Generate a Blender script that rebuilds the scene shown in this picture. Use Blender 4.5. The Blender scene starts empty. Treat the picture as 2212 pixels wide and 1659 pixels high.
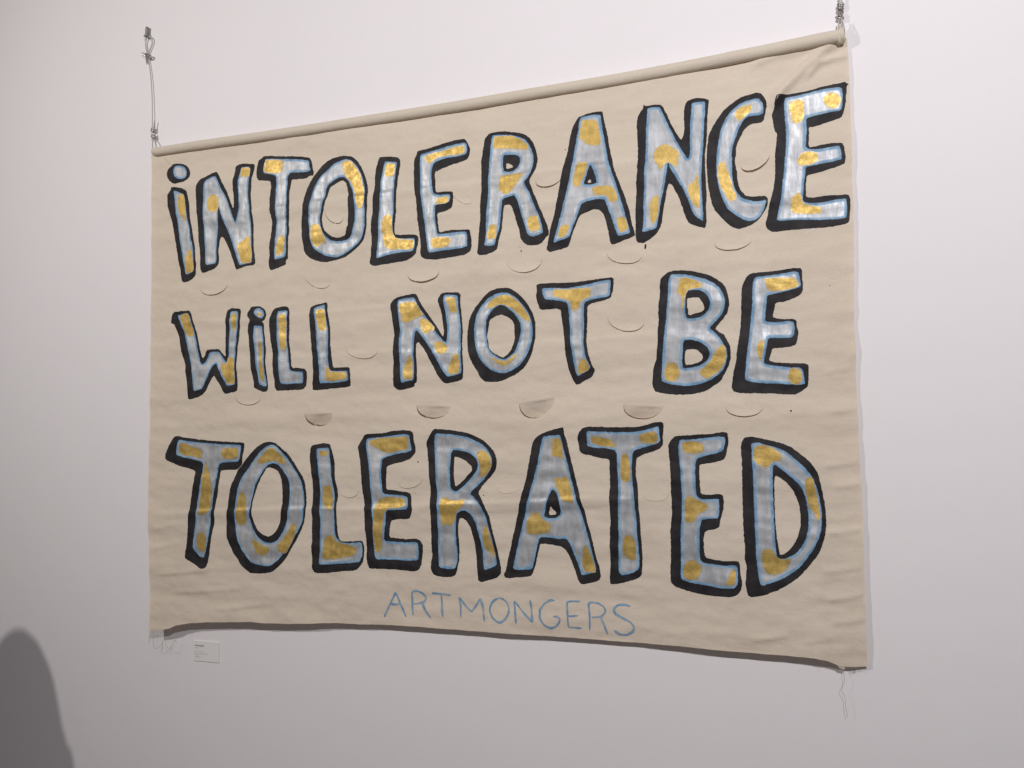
import bpy, bmesh, math, random
import numpy as np
from mathutils import Vector, Matrix
from mathutils.geometry import delaunay_2d_cdt
R = math.radians
random.seed(7); RNG = np.random.default_rng(11)
SC = bpy.context.scene; COL = SC.collection

# ------------------------------------------------------------------ camera, world, lights, exposure
CAM_LOC = (0.0, -2.300, 1.850)
YAW, PITCH, ROLL = 0.356681, 0.042019, -0.014791
cy, sy, cp, sp, cr, sr = math.cos(YAW), math.sin(YAW), math.cos(PITCH), math.sin(PITCH), math.cos(ROLL), math.sin(ROLL)
f = Vector((-sy*cp, cy*cp, sp)); r0 = Vector((cy, sy, 0)); u0 = r0.cross(f)
rt = cr*r0 + sr*u0; up = -sr*r0 + cr*u0
cam = bpy.data.cameras.new('camera'); cam_o = bpy.data.objects.new('camera', cam); COL.objects.link(cam_o)
M = Matrix((rt, up, -f)).transposed().to_4x4(); M.translation = CAM_LOC
cam_o.matrix_world = M; cam.sensor_width = 36; cam.lens = 36*1720/2212; cam.clip_end = 100; cam.clip_start = .02
SC.camera = cam_o
W = bpy.data.worlds.new('World'); SC.world = W; W.use_nodes = True
W.node_tree.nodes['Background'].inputs[0].default_value = (1.0, .94, .94, 1)
W.node_tree.nodes['Background'].inputs[1].default_value = 0.13
def spot(name, loc, aim, watts, col, size, blend, rad):
    l = bpy.data.lights.new(name, 'SPOT'); o = bpy.data.objects.new(name, l); COL.objects.link(o)
    o.location = loc; o.rotation_euler = (Vector(aim)-Vector(loc)).to_track_quat('-Z', 'Y').to_euler()
    l.energy = watts; l.color = col; l.spot_size = R(size); l.spot_blend = blend; l.shadow_soft_size = rad
    return o
spot('ceiling_spot', (-2.9, -3.0, 3.6), (-1.5, 0, 2.3), 222, (1, .935, .885), 125, 1.0, .042)
spot('ceiling_spot', (0.7, -3.0, 3.6), (0.0, 0, 2.5), 312, (1, .962, .97), 110, 1.0, .012)
SC.view_settings.view_transform = 'Standard'; SC.view_settings.look = 'None'
SC.view_settings.exposure = 0; SC.view_settings.gamma = 1
SC.render.engine = 'CYCLES'
SC.cycles.max_bounces = 6

# ------------------------------------------------------------------ traced shapes, in 0.1 mm on the banner (x along the wall, z up)
LETTERS = [
 ('i',
  [['-21676,27993 -21535,28001 -21354,27981 -21174,27936 -21054,27867 -20955,27774 -20887,27654 -20874,27541 -20913,27434 -20992,27354 -21111,27298 -21250,27267 -21430,27265 -21571,27243 -21712,27299 -21854,27393 -21944,27526 -21969,27642 -21946,27769 -21885,27858 -21796,27912 -21696,27941'], ['-21751,27133 -21590,27124 -21429,27095 -21249,27052 -21109,26988 -21018,26904 -20989,26742 -20920,26479 -20887,26158 -20877,25871 -20805,25579 -20744,25288 -20675,24966 -20642,24710 -20620,24362 -20569,24200 -20598,23982 -20617,23795 -20772,23665 -20949,23593 -21126,23575 -21245,23622 -21286,23783 -21308,24038 -21370,24329 -21453,24654 -21515,24978 -21578,25303 -21660,25631 -21743,25959 -21826,26225 -21908,26458 -21930,26686 -21911,26861 -21790,26976 -21730,27050']],
  [['-21514,27931 -21334,27908 -21154,27841 -21054,27739 -21013,27590 -21044,27466 -21131,27396 -21311,27392 -21491,27433 -21613,27535 -21674,27671 -21655,27829 -21595,27902'], ['-21601,27003 -21428,26945 -21248,26867 -21128,26757 -21087,26498 -21025,26173 -20984,25882 -20903,25557 -20834,25233 -20753,24910 -20712,24590 -20686,24241 -20676,23957 -20872,23878 -21069,23846 -21110,24086 -21172,24376 -21242,24699 -21324,25025 -21378,25380 -21440,25705 -21503,26063 -21557,26421 -21587,26745']],
  ['-21388,26834 -21248,26867 -21128,26789 -21095,26562 -21077,26242 -21024,25982 -21043,25793 -21143,25866 -21243,26036 -21363,26128 -21425,26342 -21426,26631', '-20957,24738 -20839,24775 -20752,24657 -20719,24401 -20685,24115 -20684,23958 -20872,23894 -21049,23876 -21079,24147 -21073,24431 -21028,24649']),
 ('N',
  [['-19685,27474 -19569,27334 -19473,27166 -19377,26967 -19263,26766 -19167,26537 -19091,26373 -19015,26209 -18958,26079 -18913,26105 -18921,26385 -18960,26700 -18968,26919 -18916,27224 -18886,27376 -18848,27542 -18754,27608 -18548,27619 -18325,27591 -18028,27547 -18036,27394 -18084,27215 -18139,27006 -18168,26763 -18183,26427 -18168,26148 -18138,25930 -18093,25680 -18082,25372 -18100,25068 -18070,24759 -18054,24513 -18006,24296 -17987,24020 -18097,23952 -18392,23955 -18578,23908 -18782,23845 -18846,23936 -18914,24127 -19009,24381 -19104,24606 -19238,24835 -19352,25032 -19447,25103 -19523,25016 -19560,24802 -19579,24586 -19558,24304 -19595,24089 -19747,23977 -19900,23927 -20093,23880 -20286,23848 -20384,23965 -20405,24155 -20387,24405 -20428,24723 -20488,25043 -20510,25423 -20531,25804 -20572,26188 -20606,26572 -20595,26888 -20557,27105 -20421,27264 -20226,27319 -19955,27413']],
  [['-19704,27326 -19569,27083 -19453,26819 -19300,26552 -19186,26352 -19090,26124 -18976,25833 -18844,25541 -18751,25778 -18703,26114 -18726,26488 -18753,26863 -18705,27105 -18623,27467 -18548,27505 -18213,27463 -18195,27260 -18250,26989 -18294,26716 -18286,26377 -18230,26001 -18182,25628 -18181,25259 -18166,24921 -18135,24582 -18116,24274 -18127,24046 -18392,24028 -18652,23988 -18746,24174 -18822,24396 -18916,24651 -19030,24909 -19144,25167 -19278,25429 -19392,25689 -19508,25950 -19573,26176 -19603,26023 -19595,25741 -19609,25367 -19645,25028 -19655,24655 -19654,24343 -19691,24144 -19902,24130 -20133,24118 -20180,24294 -20175,24638 -20215,25018 -20248,25398 -20278,25779 -20299,26222 -20282,26662 -20244,27037 -20167,27202 -19954,27287']],
  ['-20068,26575 -19952,26672 -19759,26666 -19624,26557 -19574,26364 -19566,26175 -19623,26041 -19757,25983 -19949,26022 -20105,26154 -20113,26391', '-18604,27481 -18436,27481 -18213,27441 -18202,27230 -18268,27099 -18473,27108 -18641,27175 -18630,27344', '-18247,25066 -18210,24894 -18165,24584 -18128,24336 -18134,24062 -18355,24035 -18597,24070 -18672,24322 -18766,24638 -18748,24775 -18543,24895']),
 ('T',
  [['-17633,27782 -17287,27734 -16926,27681 -16498,27635 -16074,27561 -15760,27476 -15684,27370 -15650,27186 -15581,26939 -15616,26839 -15762,26842 -15902,26769 -16217,26791 -16500,26804 -16535,26603 -16589,26368 -16600,26158 -16572,25884 -16579,25584 -16626,25348 -16580,25073 -16601,24775 -16626,24477 -16651,24180 -16644,24089 -16733,24022 -16750,23873 -17035,23791 -17359,23720 -17424,23792 -17438,24035 -17395,24274 -17403,24547 -17360,24876 -17324,25145 -17306,25417 -17360,25726 -17414,26097 -17378,26397 -17342,26667 -17360,26852 -17614,26898 -17871,26928 -17926,27058 -17952,27261 -17908,27501 -17871,27650 -17724,27724']],
  [['-17578,27674 -17251,27632 -16855,27575 -16427,27520 -16075,27456 -15778,27382 -15754,27199 -15692,27012 -15936,26982 -16287,27020 -16535,27041 -16624,26946 -16660,26648 -16685,26349 -16696,26018 -16679,25685 -16715,25387 -16679,25053 -16687,24753 -16697,24454 -16743,24142 -16964,24101 -17179,24068 -17215,24198 -17179,24527 -17162,24827 -17144,25128 -17126,25429 -17151,25765 -17180,26071 -17161,26403 -17125,26703 -17107,27005 -17396,27095 -17633,27160 -17669,27287 -17633,27528']],
  ['-17523,27643 -17179,27592 -16801,27513 -16819,27303 -16873,27128 -17035,27072 -17360,27118 -17622,27189 -17633,27405 -17596,27554', '-16982,24895 -16750,24873 -16733,24697 -16768,24490 -16804,24313 -16964,24221 -17143,24185 -17143,24433 -17079,24699']),
 ('O',
  [['-14560,27373 -14358,27371 -14157,27327 -14024,27260 -13859,27092 -13712,26899 -13598,26637 -13518,26366 -13477,26101 -13489,25784 -13500,25496 -13535,25239 -13517,24920 -13577,24666 -13677,24416 -13876,24231 -14108,24078 -14375,23927 -14677,23865 -14913,23841 -15117,23819 -15424,23874 -15665,23962 -15838,24080 -15977,24241 -16018,24512 -16063,24814 -16098,25116 -16097,25385 -16044,25648 -16026,25915 -15973,26178 -15868,26406 -15728,26628 -15588,26820 -15415,26978 -15242,27135 -15036,27272 -14831,27349', '-14430,26533 -14564,26505 -14700,26448 -14870,26379 -14972,26273 -15024,26102 -15093,25961 -15145,25790 -15179,25616 -15231,25444 -15276,25331 -15256,25181 -15216,25029 -15148,24905 -14978,24741 -14843,24655 -14674,24610 -14506,24609 -14355,24668 -14304,24823 -14253,24993 -14242,25225 -14227,25515 -14239,25809 -14231,26041 -14263,26250 -14303,26430']],
  [['-14493,27232 -14325,27255 -14125,27194 -13926,26999 -13762,26774 -13664,26529 -13600,26260 -13586,25911 -13605,25565 -13591,25216 -13592,24927 -13643,24701 -13776,24454 -13941,24295 -14174,24142 -14441,24020 -14676,23946 -14879,23969 -15116,24025 -15389,24175 -15630,24344 -15716,24574 -15767,24846 -15784,25085 -15829,25328 -15800,25622 -15747,25915 -15677,26205 -15572,26431 -15451,26596 -15278,26783 -15106,26910 -14901,27062 -14696,27184', '-14463,26640 -14631,26616 -14835,26523 -14971,26450 -15074,26314 -15109,26141 -15178,25971 -15230,25769 -15282,25568 -15352,25368 -15335,25189 -15284,24977 -15182,24790 -15012,24627 -14843,24523 -14641,24490 -14439,24500 -14239,24526 -14105,24688 -14037,24913 -13986,25170 -13975,25459 -13993,25752 -14048,26050 -14130,26293 -14212,26478 -14329,26594']],
  ['-14494,27159 -14325,27210 -14158,27174 -13992,27036 -13844,26842 -13746,26655 -13682,26415 -13617,26175 -13603,25912 -13621,25654 -13687,25516 -13852,25490 -13917,25686 -13959,25952 -14030,26194 -14145,26441 -14328,26638 -14411,26795 -14444,27005', '-15732,25125 -15593,25185 -15421,25168 -15284,25006 -15216,24823 -15097,24635 -15115,24504 -15286,24446 -15423,24355 -15595,24400 -15698,24572 -15715,24841']),
 ('L',
  [['-13032,27137 -12822,27124 -12629,27099 -12374,27057 -12279,26968 -12265,26809 -12315,26558 -12364,26335 -12382,26109 -12400,25883 -12418,25600 -12427,25344 -12454,25062 -12488,24781 -12506,24527 -12332,24482 -12048,24478 -11704,24437 -11637,24360 -11645,24136 -11684,23999 -11710,23833 -11835,23731 -12024,23635 -12276,23599 -12593,23583 -12913,23566 -13268,23538 -13413,23607 -13436,23695 -13389,23863 -13378,24150 -13360,24435 -13374,24724 -13356,25011 -13315,25295 -13293,25581 -13268,25924 -13218,26207 -13199,26493 -13165,26778 -13115,26974']],
  [['-12839,26982 -12631,26941 -12382,26895 -12409,26684 -12443,26459 -12477,26235 -12479,25949 -12497,25637 -12516,25325 -12550,25044 -12559,24703 -12539,24445 -12396,24389 -12081,24359 -11768,24330 -11763,24147 -11786,23980 -11834,23900 -12085,23894 -12400,23893 -12719,23863 -13008,23817 -13185,23783 -13167,24045 -13133,24328 -13105,24641 -13090,24984 -13062,25326 -13027,25667 -13008,26010 -13006,26297 -12956,26464 -12906,26688 -12873,26857']],
  ['-12775,26925 -12599,26903 -12456,26847 -12457,26633 -12491,26451 -12667,26423 -12843,26473 -12842,26680', '-12853,25160 -12725,25204 -12575,25160 -12567,24931 -12559,24646 -12507,24427 -12270,24334 -11799,24305 -11785,24149 -11818,23983 -12021,23959 -12336,24000 -12590,24023 -12813,24071 -12924,24252 -12954,24541 -12968,24857 -12934,25054']),
 ('E',
  [['-11632,27154 -11367,27175 -11089,27209 -10813,27256 -10569,27293 -10296,27325 -10116,27328 -9952,27319 -9864,27169 -9786,26992 -9794,26855 -9840,26723 -9915,26650 -10155,26597 -10456,26552 -10760,26479 -10913,26414 -11005,26411 -11037,26289 -11015,26062 -11011,25865 -10988,25736 -10768,25731 -10420,25708 -10401,25545 -10409,25352 -10441,25189 -10593,25108 -10775,25071 -10928,25068 -10944,24963 -10931,24739 -10904,24416 -10721,24454 -10450,24470 -10121,24438 -9839,24424 -9811,24271 -9769,24102 -9757,23882 -9818,23724 -10011,23631 -10339,23604 -10700,23579 -11004,23563 -11402,23611 -11525,23705 -11561,23820 -11547,24043 -11581,24327 -11625,24612 -11654,24896 -11682,25181 -11695,25464 -11724,25750 -11768,26037 -11781,26322 -11771,26690 -11760,26887 -11664,27045']],
  [['-11540,27028 -11245,27074 -10906,27114 -10570,27167 -10268,27196 -9998,27215 -9894,27145 -9866,26975 -9913,26843 -10092,26797 -10393,26795 -10665,26788 -10910,26735 -11064,26671 -11127,26524 -11145,26245 -11117,25961 -11089,25706 -10891,25642 -10497,25639 -10492,25499 -10530,25365 -10773,25336 -11032,25322 -11019,25111 -11022,24860 -10994,24606 -10950,24379 -10662,24379 -10300,24386 -9943,24379 -9915,24198 -9903,24005 -9919,23883 -10187,23839 -10547,23829 -10910,23819 -11262,23789 -11307,23966 -11350,24249 -11394,24533 -11421,24844 -11465,25158 -11509,25444 -11537,25728 -11550,26012 -11562,26352 -11558,26719']],
  ['-11370,26950 -11183,27010 -10907,27044 -10693,27043 -10601,27087 -10298,27130 -10058,27126 -9955,27056 -9957,26904 -10062,26863 -10332,26856 -10695,26862 -10970,26827 -11094,26745 -11187,26686 -11310,26758 -11371,26851', '-10984,25554 -10770,25586 -10543,25561 -10544,25422 -10651,25350 -10864,25331 -11001,25346 -11015,25474', '-11181,24289 -10936,24288 -10572,24260 -10453,24166 -10485,24031 -10606,23945 -10849,23911 -11092,23913 -11183,24038 -11197,24179']),
 ('R',
  [['-9096,27379 -8863,27387 -8604,27370 -8347,27315 -8092,27252 -7896,27157 -7758,27016 -7663,26856 -7610,26688 -7570,26522 -7545,26358 -7576,26175 -7634,26022 -7720,25898 -7806,25775 -7813,25669 -7754,25501 -7701,25335 -7620,25166 -7540,24944 -7460,24749 -7394,24583 -7328,24418 -7262,24252 -7229,24091 -7238,23999 -7322,23941 -7364,23866 -7448,23781 -7588,23722 -7754,23721 -7921,23744 -8032,23821 -8128,23963 -8169,24100 -8181,24235 -8248,24430 -8302,24623 -8342,24788 -8410,24984 -8480,25059 -8637,25076 -8681,24986 -8713,24773 -8745,24533 -8763,24292 -8823,24109 -8869,23870 -8914,23712 -9089,23619 -9292,23561 -9497,23559 -9583,23635 -9566,23851 -9533,24121 -9521,24393 -9483,24662 -9473,24934 -9476,25208 -9443,25478 -9416,25748 -9421,26023 -9409,26296 -9414,26516 -9367,26785 -9320,26998 -9288,27186 -9199,27311', '-8575,26377 -8476,26342 -8363,26274 -8349,26218 -8450,26182 -8578,26187']],
  [['-9009,27312 -8720,27285 -8434,27245 -8151,27152 -7954,27044 -7816,26877 -7735,26704 -7669,26481 -7672,26294 -7711,26111 -7775,25932 -7889,25798 -7989,25703 -7921,25547 -7826,25376 -7759,25181 -7679,24986 -7585,24776 -7518,24596 -7453,24377 -7401,24160 -7402,24068 -7555,24029 -7722,23992 -7875,24033 -7943,24159 -7996,24351 -8077,24573 -8130,24793 -8183,25013 -8251,25209 -8334,25339 -8491,25316 -8721,25247 -8738,25046 -8770,24779 -8803,24512 -8864,24248 -8939,24011 -8985,23840 -9173,23830 -9347,23859 -9300,24099 -9296,24371 -9278,24641 -9269,24913 -9242,25182 -9209,25451 -9191,25722 -9187,25995 -9154,26319 -9120,26643 -9087,26940 -9055,27182', '-8644,26622 -8443,26615 -8245,26570 -8132,26488 -8129,26325 -8193,26199 -8337,26108 -8508,26097 -8637,26118 -8678,26259 -8674,26476']],
  ['-8981,27267 -8721,27258 -8434,27226 -8179,27129 -7983,27007 -7845,26827 -7797,26664 -8044,26713 -8384,26777 -8727,26831 -8987,26839 -9013,27039', '-8797,25989 -8510,25994 -8253,26012 -8027,26011 -8057,25886 -8144,25762 -8287,25617 -8403,25468 -8547,25404 -8662,25376 -8746,25481 -8875,25550 -8829,25761', '-7908,24609 -7739,24659 -7587,24656 -7548,24493 -7481,24300 -7475,24167 -7664,24159 -7804,24124 -7886,24234 -7924,24451', '-9149,24519 -8918,24483 -8921,24280 -8939,24038 -9083,24025 -9271,24056 -9239,24311']),
 ('A',
  [['-6248,27464 -6094,27502 -5941,27539 -5759,27550 -5578,27544 -5488,27531 -5467,27364 -5435,27151 -5386,26936 -5339,26721 -5322,26512 -5274,26239 -5220,25966 -5166,25723 -5082,25478 -4984,25202 -4900,24987 -4832,24745 -4777,24564 -4738,24356 -4698,24148 -4645,23940 -4591,23746 -4708,23684 -4943,23619 -5180,23538 -5298,23535 -5341,23626 -5381,23865 -5435,24105 -5490,24346 -5576,24532 -5665,24606 -5814,24631 -5966,24588 -6149,24532 -6241,24497 -6336,24343 -6416,24142 -6496,23941 -6561,23738 -6610,23593 -6811,23537 -7029,23496 -7217,23467 -7316,23566 -7259,23742 -7224,23980 -7173,24216 -7107,24451 -7025,24684 -6973,24950 -6923,25185 -6871,25451 -6821,25686 -6753,25980 -6655,26269 -6589,26532 -6537,26797 -6470,27089 -6374,27287 -6295,27396', '-5918,25554 -5882,25514 -5874,25439 -5980,25443 -5985,25497']],
  [['-6187,27455 -6003,27473 -5790,27486 -5550,27442 -5538,27285 -5512,27043 -5472,26799 -5432,26556 -5387,26283 -5338,26011 -5269,25766 -5199,25551 -5130,25307 -5061,25064 -4992,24822 -4923,24580 -4856,24310 -4788,24070 -4729,23817 -4910,23776 -5102,23750 -5158,23873 -5227,24114 -5311,24386 -5395,24630 -5480,24875 -5599,24903 -5809,24912 -6021,24876 -6190,24820 -6253,24662 -6333,24462 -6429,24263 -6509,24062 -6574,23874 -6807,23806 -7088,23726 -7053,23904 -6971,24166 -6904,24431 -6822,24693 -6740,24954 -6674,25218 -6591,25509 -6525,25771 -6473,26065 -6406,26388 -6339,26709 -6271,27061 -6236,27297', '-5885,25991 -6005,25738 -6070,25537 -6102,25421 -5921,25394 -5739,25402 -5708,25449 -5779,25710']],
  ['-6143,27358 -5945,27359 -5672,27328 -5622,27118 -5591,26875 -5559,26633 -5598,26519 -5778,26529 -6050,26610 -6079,26704 -6200,26751 -6244,26877 -6209,27082 -6161,27226', '-6273,26115 -6120,26111 -5954,26059 -6003,25857 -6068,25656 -6177,25490 -6226,25331 -6347,25375 -6475,25465 -6418,25728 -6368,25962', '-5877,25305 -5681,25327 -5441,25320 -5263,25278 -5162,25149 -5092,24979 -5072,24801 -5185,24769 -5333,24786 -5389,24924 -5477,25008 -5747,25029 -5850,25124', '-5150,24296 -4987,24338 -4871,24297 -4815,24131 -4790,23925 -4938,23881 -5012,23824 -5084,23924 -5138,24134', '-6845,24259 -6567,24271 -6601,24100 -6665,23927 -6852,23855 -6960,23925 -6926,24102']),
 ('N',
  [['-4272,27551 -4215,27498 -4013,27506 -3784,27482 -3701,27377 -3634,27207 -3553,27036 -3486,26853 -3405,26697 -3324,26541 -3217,26360 -3159,26432 -3112,26655 -3114,26942 -3113,27201 -3081,27368 -3023,27460 -2855,27511 -2662,27499 -2499,27452 -2413,27397 -2437,27187 -2471,26907 -2487,26597 -2499,26314 -2547,26008 -2568,25727 -2562,25415 -2560,25132 -2548,24848 -2547,24565 -2570,24257 -2560,24003 -2602,23753 -2777,23812 -2968,23887 -3063,23968 -3129,24116 -3207,24352 -3272,24558 -3337,24766 -3418,24918 -3498,25085 -3595,25153 -3656,24974 -3689,24748 -3736,24523 -3784,24298 -3818,24044 -3893,23850 -3981,23715 -4155,23587 -4358,23491 -4559,23538 -4584,23714 -4584,24004 -4578,24323 -4566,24613 -4536,24900 -4538,25221 -4502,25567 -4481,25885 -4460,26203 -4482,26528 -4484,26850 -4468,27170 -4392,27335 -4303,27424']],
  [['-4173,27434 -3986,27434 -3800,27415 -3719,27234 -3638,27019 -3544,26803 -3463,26619 -3370,26404 -3262,26188 -3142,25971 -3035,25786 -2981,25950 -2983,26236 -2962,26519 -2955,26833 -2920,27114 -2908,27385 -2720,27399 -2501,27367 -2522,27085 -2556,26777 -2572,26466 -2599,26157 -2624,25876 -2648,25595 -2673,25315 -2672,25031 -2668,24747 -2658,24464 -2646,24180 -2652,23941 -2772,24037 -2907,24150 -2985,24357 -3063,24592 -3154,24830 -3247,25041 -3355,25225 -3463,25410 -3570,25625 -3595,25772 -3629,25546 -3676,25321 -3724,25097 -3772,24843 -3834,24591 -3883,24309 -3945,24056 -3963,23886 -4179,23820 -4409,23799 -4361,24040 -4346,24328 -4349,24618 -4328,24906 -4307,25194 -4300,25542 -4264,25857 -4243,26204 -4235,26581 -4213,26928 -4192,27217']],
  ['-3970,26211 -3810,26320 -3639,26331 -3528,26253 -3418,26152 -3280,26047 -3270,25874 -3302,25706 -3375,25557 -3485,25672 -3610,25768 -3696,25698 -3770,25563 -3856,25545 -3923,25727 -4006,25853 -4031,26030', '-2767,25410 -2740,25180 -2724,24895 -2726,24612 -2725,24315 -2847,24356 -2954,24495 -3032,24703 -3082,24936 -3023,25086 -2870,25153 -2838,25306', '-4101,24794 -3898,24901 -3868,24710 -3894,24454 -3943,24171 -4032,23993 -4117,24016 -4169,24281 -4178,24542']),
 ('C',
  [['-1255,27417 -1123,27426 -1019,27388 -930,27285 -881,27167 -859,27011 -889,26862 -932,26729 -961,26622 -1067,26567 -1277,26568 -1397,26500 -1492,26415 -1562,26285 -1646,26127 -1703,25967 -1722,25745 -1753,25553 -1719,25353 -1698,25127 -1677,24901 -1603,24698 -1487,24560 -1330,24516 -1095,24505 -991,24508 -902,24443 -914,24265 -962,24133 -1084,23952 -1191,23824 -1351,23729 -1536,23677 -1696,23650 -1853,23706 -2010,23846 -2166,24029 -2323,24213 -2400,24417 -2448,24676 -2496,24935 -2521,25220 -2523,25504 -2515,25814 -2495,26095 -2447,26373 -2346,26615 -2234,26769 -2066,27001 -1900,27147 -1683,27284 -1494,27369']],
  [['-1259,27250 -1153,27276 -1049,27253 -973,27124 -938,26980 -955,26816 -1061,26775 -1218,26783 -1377,26763 -1512,26670 -1610,26487 -1695,26274 -1767,26059 -1827,25814 -1821,25533 -1827,25281 -1819,25056 -1785,24829 -1697,24652 -1568,24499 -1386,24411 -1177,24361 -955,24394 -939,24323 -1001,24136 -1110,23954 -1243,23857 -1401,23830 -1583,23903 -1792,24049 -1974,24206 -2050,24382 -2152,24616 -2213,24876 -2260,25162 -2266,25473 -2244,25809 -2195,26142 -2133,26473 -2047,26687 -1934,26869 -1769,27043 -1605,27174 -1418,27231']],
  ['-1704,26978 -1581,27073 -1421,27120 -1249,27114 -1240,26968 -1322,26867 -1429,26799 -1565,26677 -1646,26646 -1710,26753 -1733,26869', '-2224,25525 -2100,25608 -2006,25597 -1997,25441 -1920,25292 -1871,25118 -1835,24946 -1813,24776 -1724,24599 -1714,24473 -1889,24407 -1993,24530 -2070,24664 -2160,24842 -2208,25072 -2229,25300']),
 ('E',
  [['-593,27235 -374,27244 -143,27251 111,27268 339,27294 591,27332 840,27362 1063,27368 1137,27384 1238,27314 1187,27241 1170,27028 1149,26789 1088,26555 1022,26429 811,26378 561,26317 335,26266 209,26270 203,26052 180,25701 394,25728 694,25758 1027,25742 1072,25616 1091,25452 1104,25290 1070,25160 872,25089 623,25038 373,24985 121,24960 91,24760 84,24516 91,24339 354,24325 653,24348 948,24330 1143,24323 1188,24185 1180,23946 1150,23736 1132,23564 972,23512 702,23497 404,23484 29,23491 -350,23499 -786,23479 -938,23580 -986,23722 -943,23883 -897,24126 -839,24368 -769,24580 -724,24823 -690,25094 -695,25398 -674,25698 -640,25998 -621,26216 -671,26278 -716,26533 -736,26757 -667,26914 -649,27105']],
  [['-402,27152 -171,27173 84,27203 337,27234 589,27264 838,27273 1071,27245 1090,27040 1070,26800 1035,26616 818,26607 544,26577 318,26555 153,26523 159,26276 139,26006 117,25695 342,25640 592,25649 939,25673 997,25571 1017,25408 1013,25274 803,25246 529,25224 279,25200 102,25180 86,25032 54,24791 21,24523 0,24240 250,24174 549,24183 846,24220 1091,24227 1105,24033 1104,23847 1075,23689 830,23673 534,23687 186,23720 -216,23759 -701,23764 -656,23992 -598,24233 -553,24475 -519,24773 -486,25043 -452,25341 -418,25639 -384,25937 -389,26240 -406,26545 -423,26879']],
  ['-264,27035 -72,27076 117,27034 120,26856 106,26639 64,26481 -40,26399 -180,26410 -240,26523 -248,26689 -308,26862', '659,27118 810,27163 957,27114 1038,26967 1034,26805 944,26697 808,26681 673,26749 590,26883 586,27006', '-64,25541 65,25620 240,25606 414,25550 435,25398 381,25269 180,25239 3,25219 -123,25261 -131,25412', '-144,24513 -56,24477 -22,24364 -1,24213 223,24109 483,24055 478,23881 291,23859 -10,23888 -312,23958 -332,24124 -315,24313 -235,24441']),
 ('W',
  [['-21549,22528 -21242,22526 -20877,22536 -20796,22418 -20733,22221 -20651,21991 -20589,21795 -20527,21599 -20445,21371 -20382,21144 -20320,20886 -20259,20771 -20161,20879 -20084,21067 -19828,21081 -19535,21075 -19436,20944 -19280,20780 -19262,21031 -19265,21347 -19268,21663 -19270,21979 -19252,22231 -19176,22448 -19022,22508 -18638,22471 -18599,22318 -18628,22037 -18653,21756 -18670,21444 -18706,21195 -18761,20915 -18778,20572 -18756,20258 -18741,19946 -18731,19696 -18768,19572 -18997,19516 -19266,19475 -19364,19587 -19463,19779 -19621,19972 -19721,20149 -19837,20042 -19952,19856 -20048,19668 -20184,19513 -20401,19407 -20639,19349 -20878,19313 -20921,19499 -20925,19755 -20978,20077 -21035,20368 -21059,20658 -21183,20921 -21248,21182 -21333,21510 -21438,21807 -21564,22073 -21728,22115 -21690,22341 -21650,22453']],
  [['-21425,22390 -21160,22433 -20937,22459 -20835,22291 -20772,22094 -20690,21864 -20628,21668 -20545,21407 -20482,21180 -20420,20922 -20357,20632 -20257,20564 -20158,20624 -20023,20842 -19965,20966 -19749,21005 -19534,20995 -19435,20849 -19278,20654 -19200,20588 -19145,20837 -19128,21151 -19111,21465 -19102,21812 -19089,22158 -19060,22403 -18714,22382 -18694,22167 -18730,21886 -18766,21574 -18783,21292 -18838,20950 -18854,20606 -18833,20292 -18830,20011 -18847,19793 -19038,19767 -19192,19755 -19271,19899 -19389,20060 -19468,20220 -19587,20413 -19666,20558 -19783,20515 -19899,20329 -20014,20111 -20130,19892 -20246,19673 -20443,19631 -20622,19604 -20666,19844 -20709,20101 -20753,20390 -20817,20681 -20881,20973 -20945,21233 -21049,21496 -21133,21791 -21279,22090']],
  ['-21322,22378 -21079,22435 -20925,22442 -20843,22259 -20772,22030 -20689,21800 -20667,21606 -20827,21556 -21050,21641 -21134,21888 -21259,22154', '-19002,22317 -18790,22314 -18758,22108 -18795,21858 -18825,21703 -18959,21710 -19037,21903 -19028,22155', '-19163,20744 -18971,20799 -18874,20701 -18853,20449 -18843,20136 -18847,19808 -19115,19800 -19232,19898 -19311,20089 -19430,20313 -19491,20536 -19278,20591 -19181,20587']),
 ('i',
  [['-18163,22495 -17956,22504 -17769,22486 -17619,22399 -17544,22286 -17525,22145 -17580,22009 -17710,21954 -17617,21887 -17616,21763 -17616,21578 -17559,21327 -17538,21018 -17566,20710 -17542,20401 -17496,20123 -17465,19846 -17437,19630 -17510,19525 -17640,19507 -17863,19580 -18032,19661 -18053,19863 -18130,20175 -18170,20486 -18218,20799 -18231,21111 -18252,21392 -18310,21613 -18311,21832 -18217,21967 -18199,22044 -18324,22177 -18314,22301 -18219,22405']],
  [['-17918,22433 -17768,22424 -17637,22322 -17600,22181 -17674,22061 -17804,22068 -17936,22138 -18049,22254 -18031,22362'], ['-18047,21849 -17691,21814 -17672,21642 -17633,21393 -17613,21083 -17619,20774 -17609,20466 -17570,20156 -17513,19908 -17486,19677 -17678,19713 -17828,19779 -17867,20012 -17925,20292 -17983,20603 -18015,20915 -18032,21226 -18083,21477 -18072,21663']],
  ['-17880,22275 -17787,22300 -17700,22233 -17692,22140 -17786,22114 -17898,22167', '-17726,21366 -17706,21149 -17686,20839 -17666,20529 -17626,20220 -17606,19973 -17624,19866 -17773,19901 -17812,20164 -17833,20474 -17842,20784 -17855,21094 -17838,21310']),
 ('L',
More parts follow.
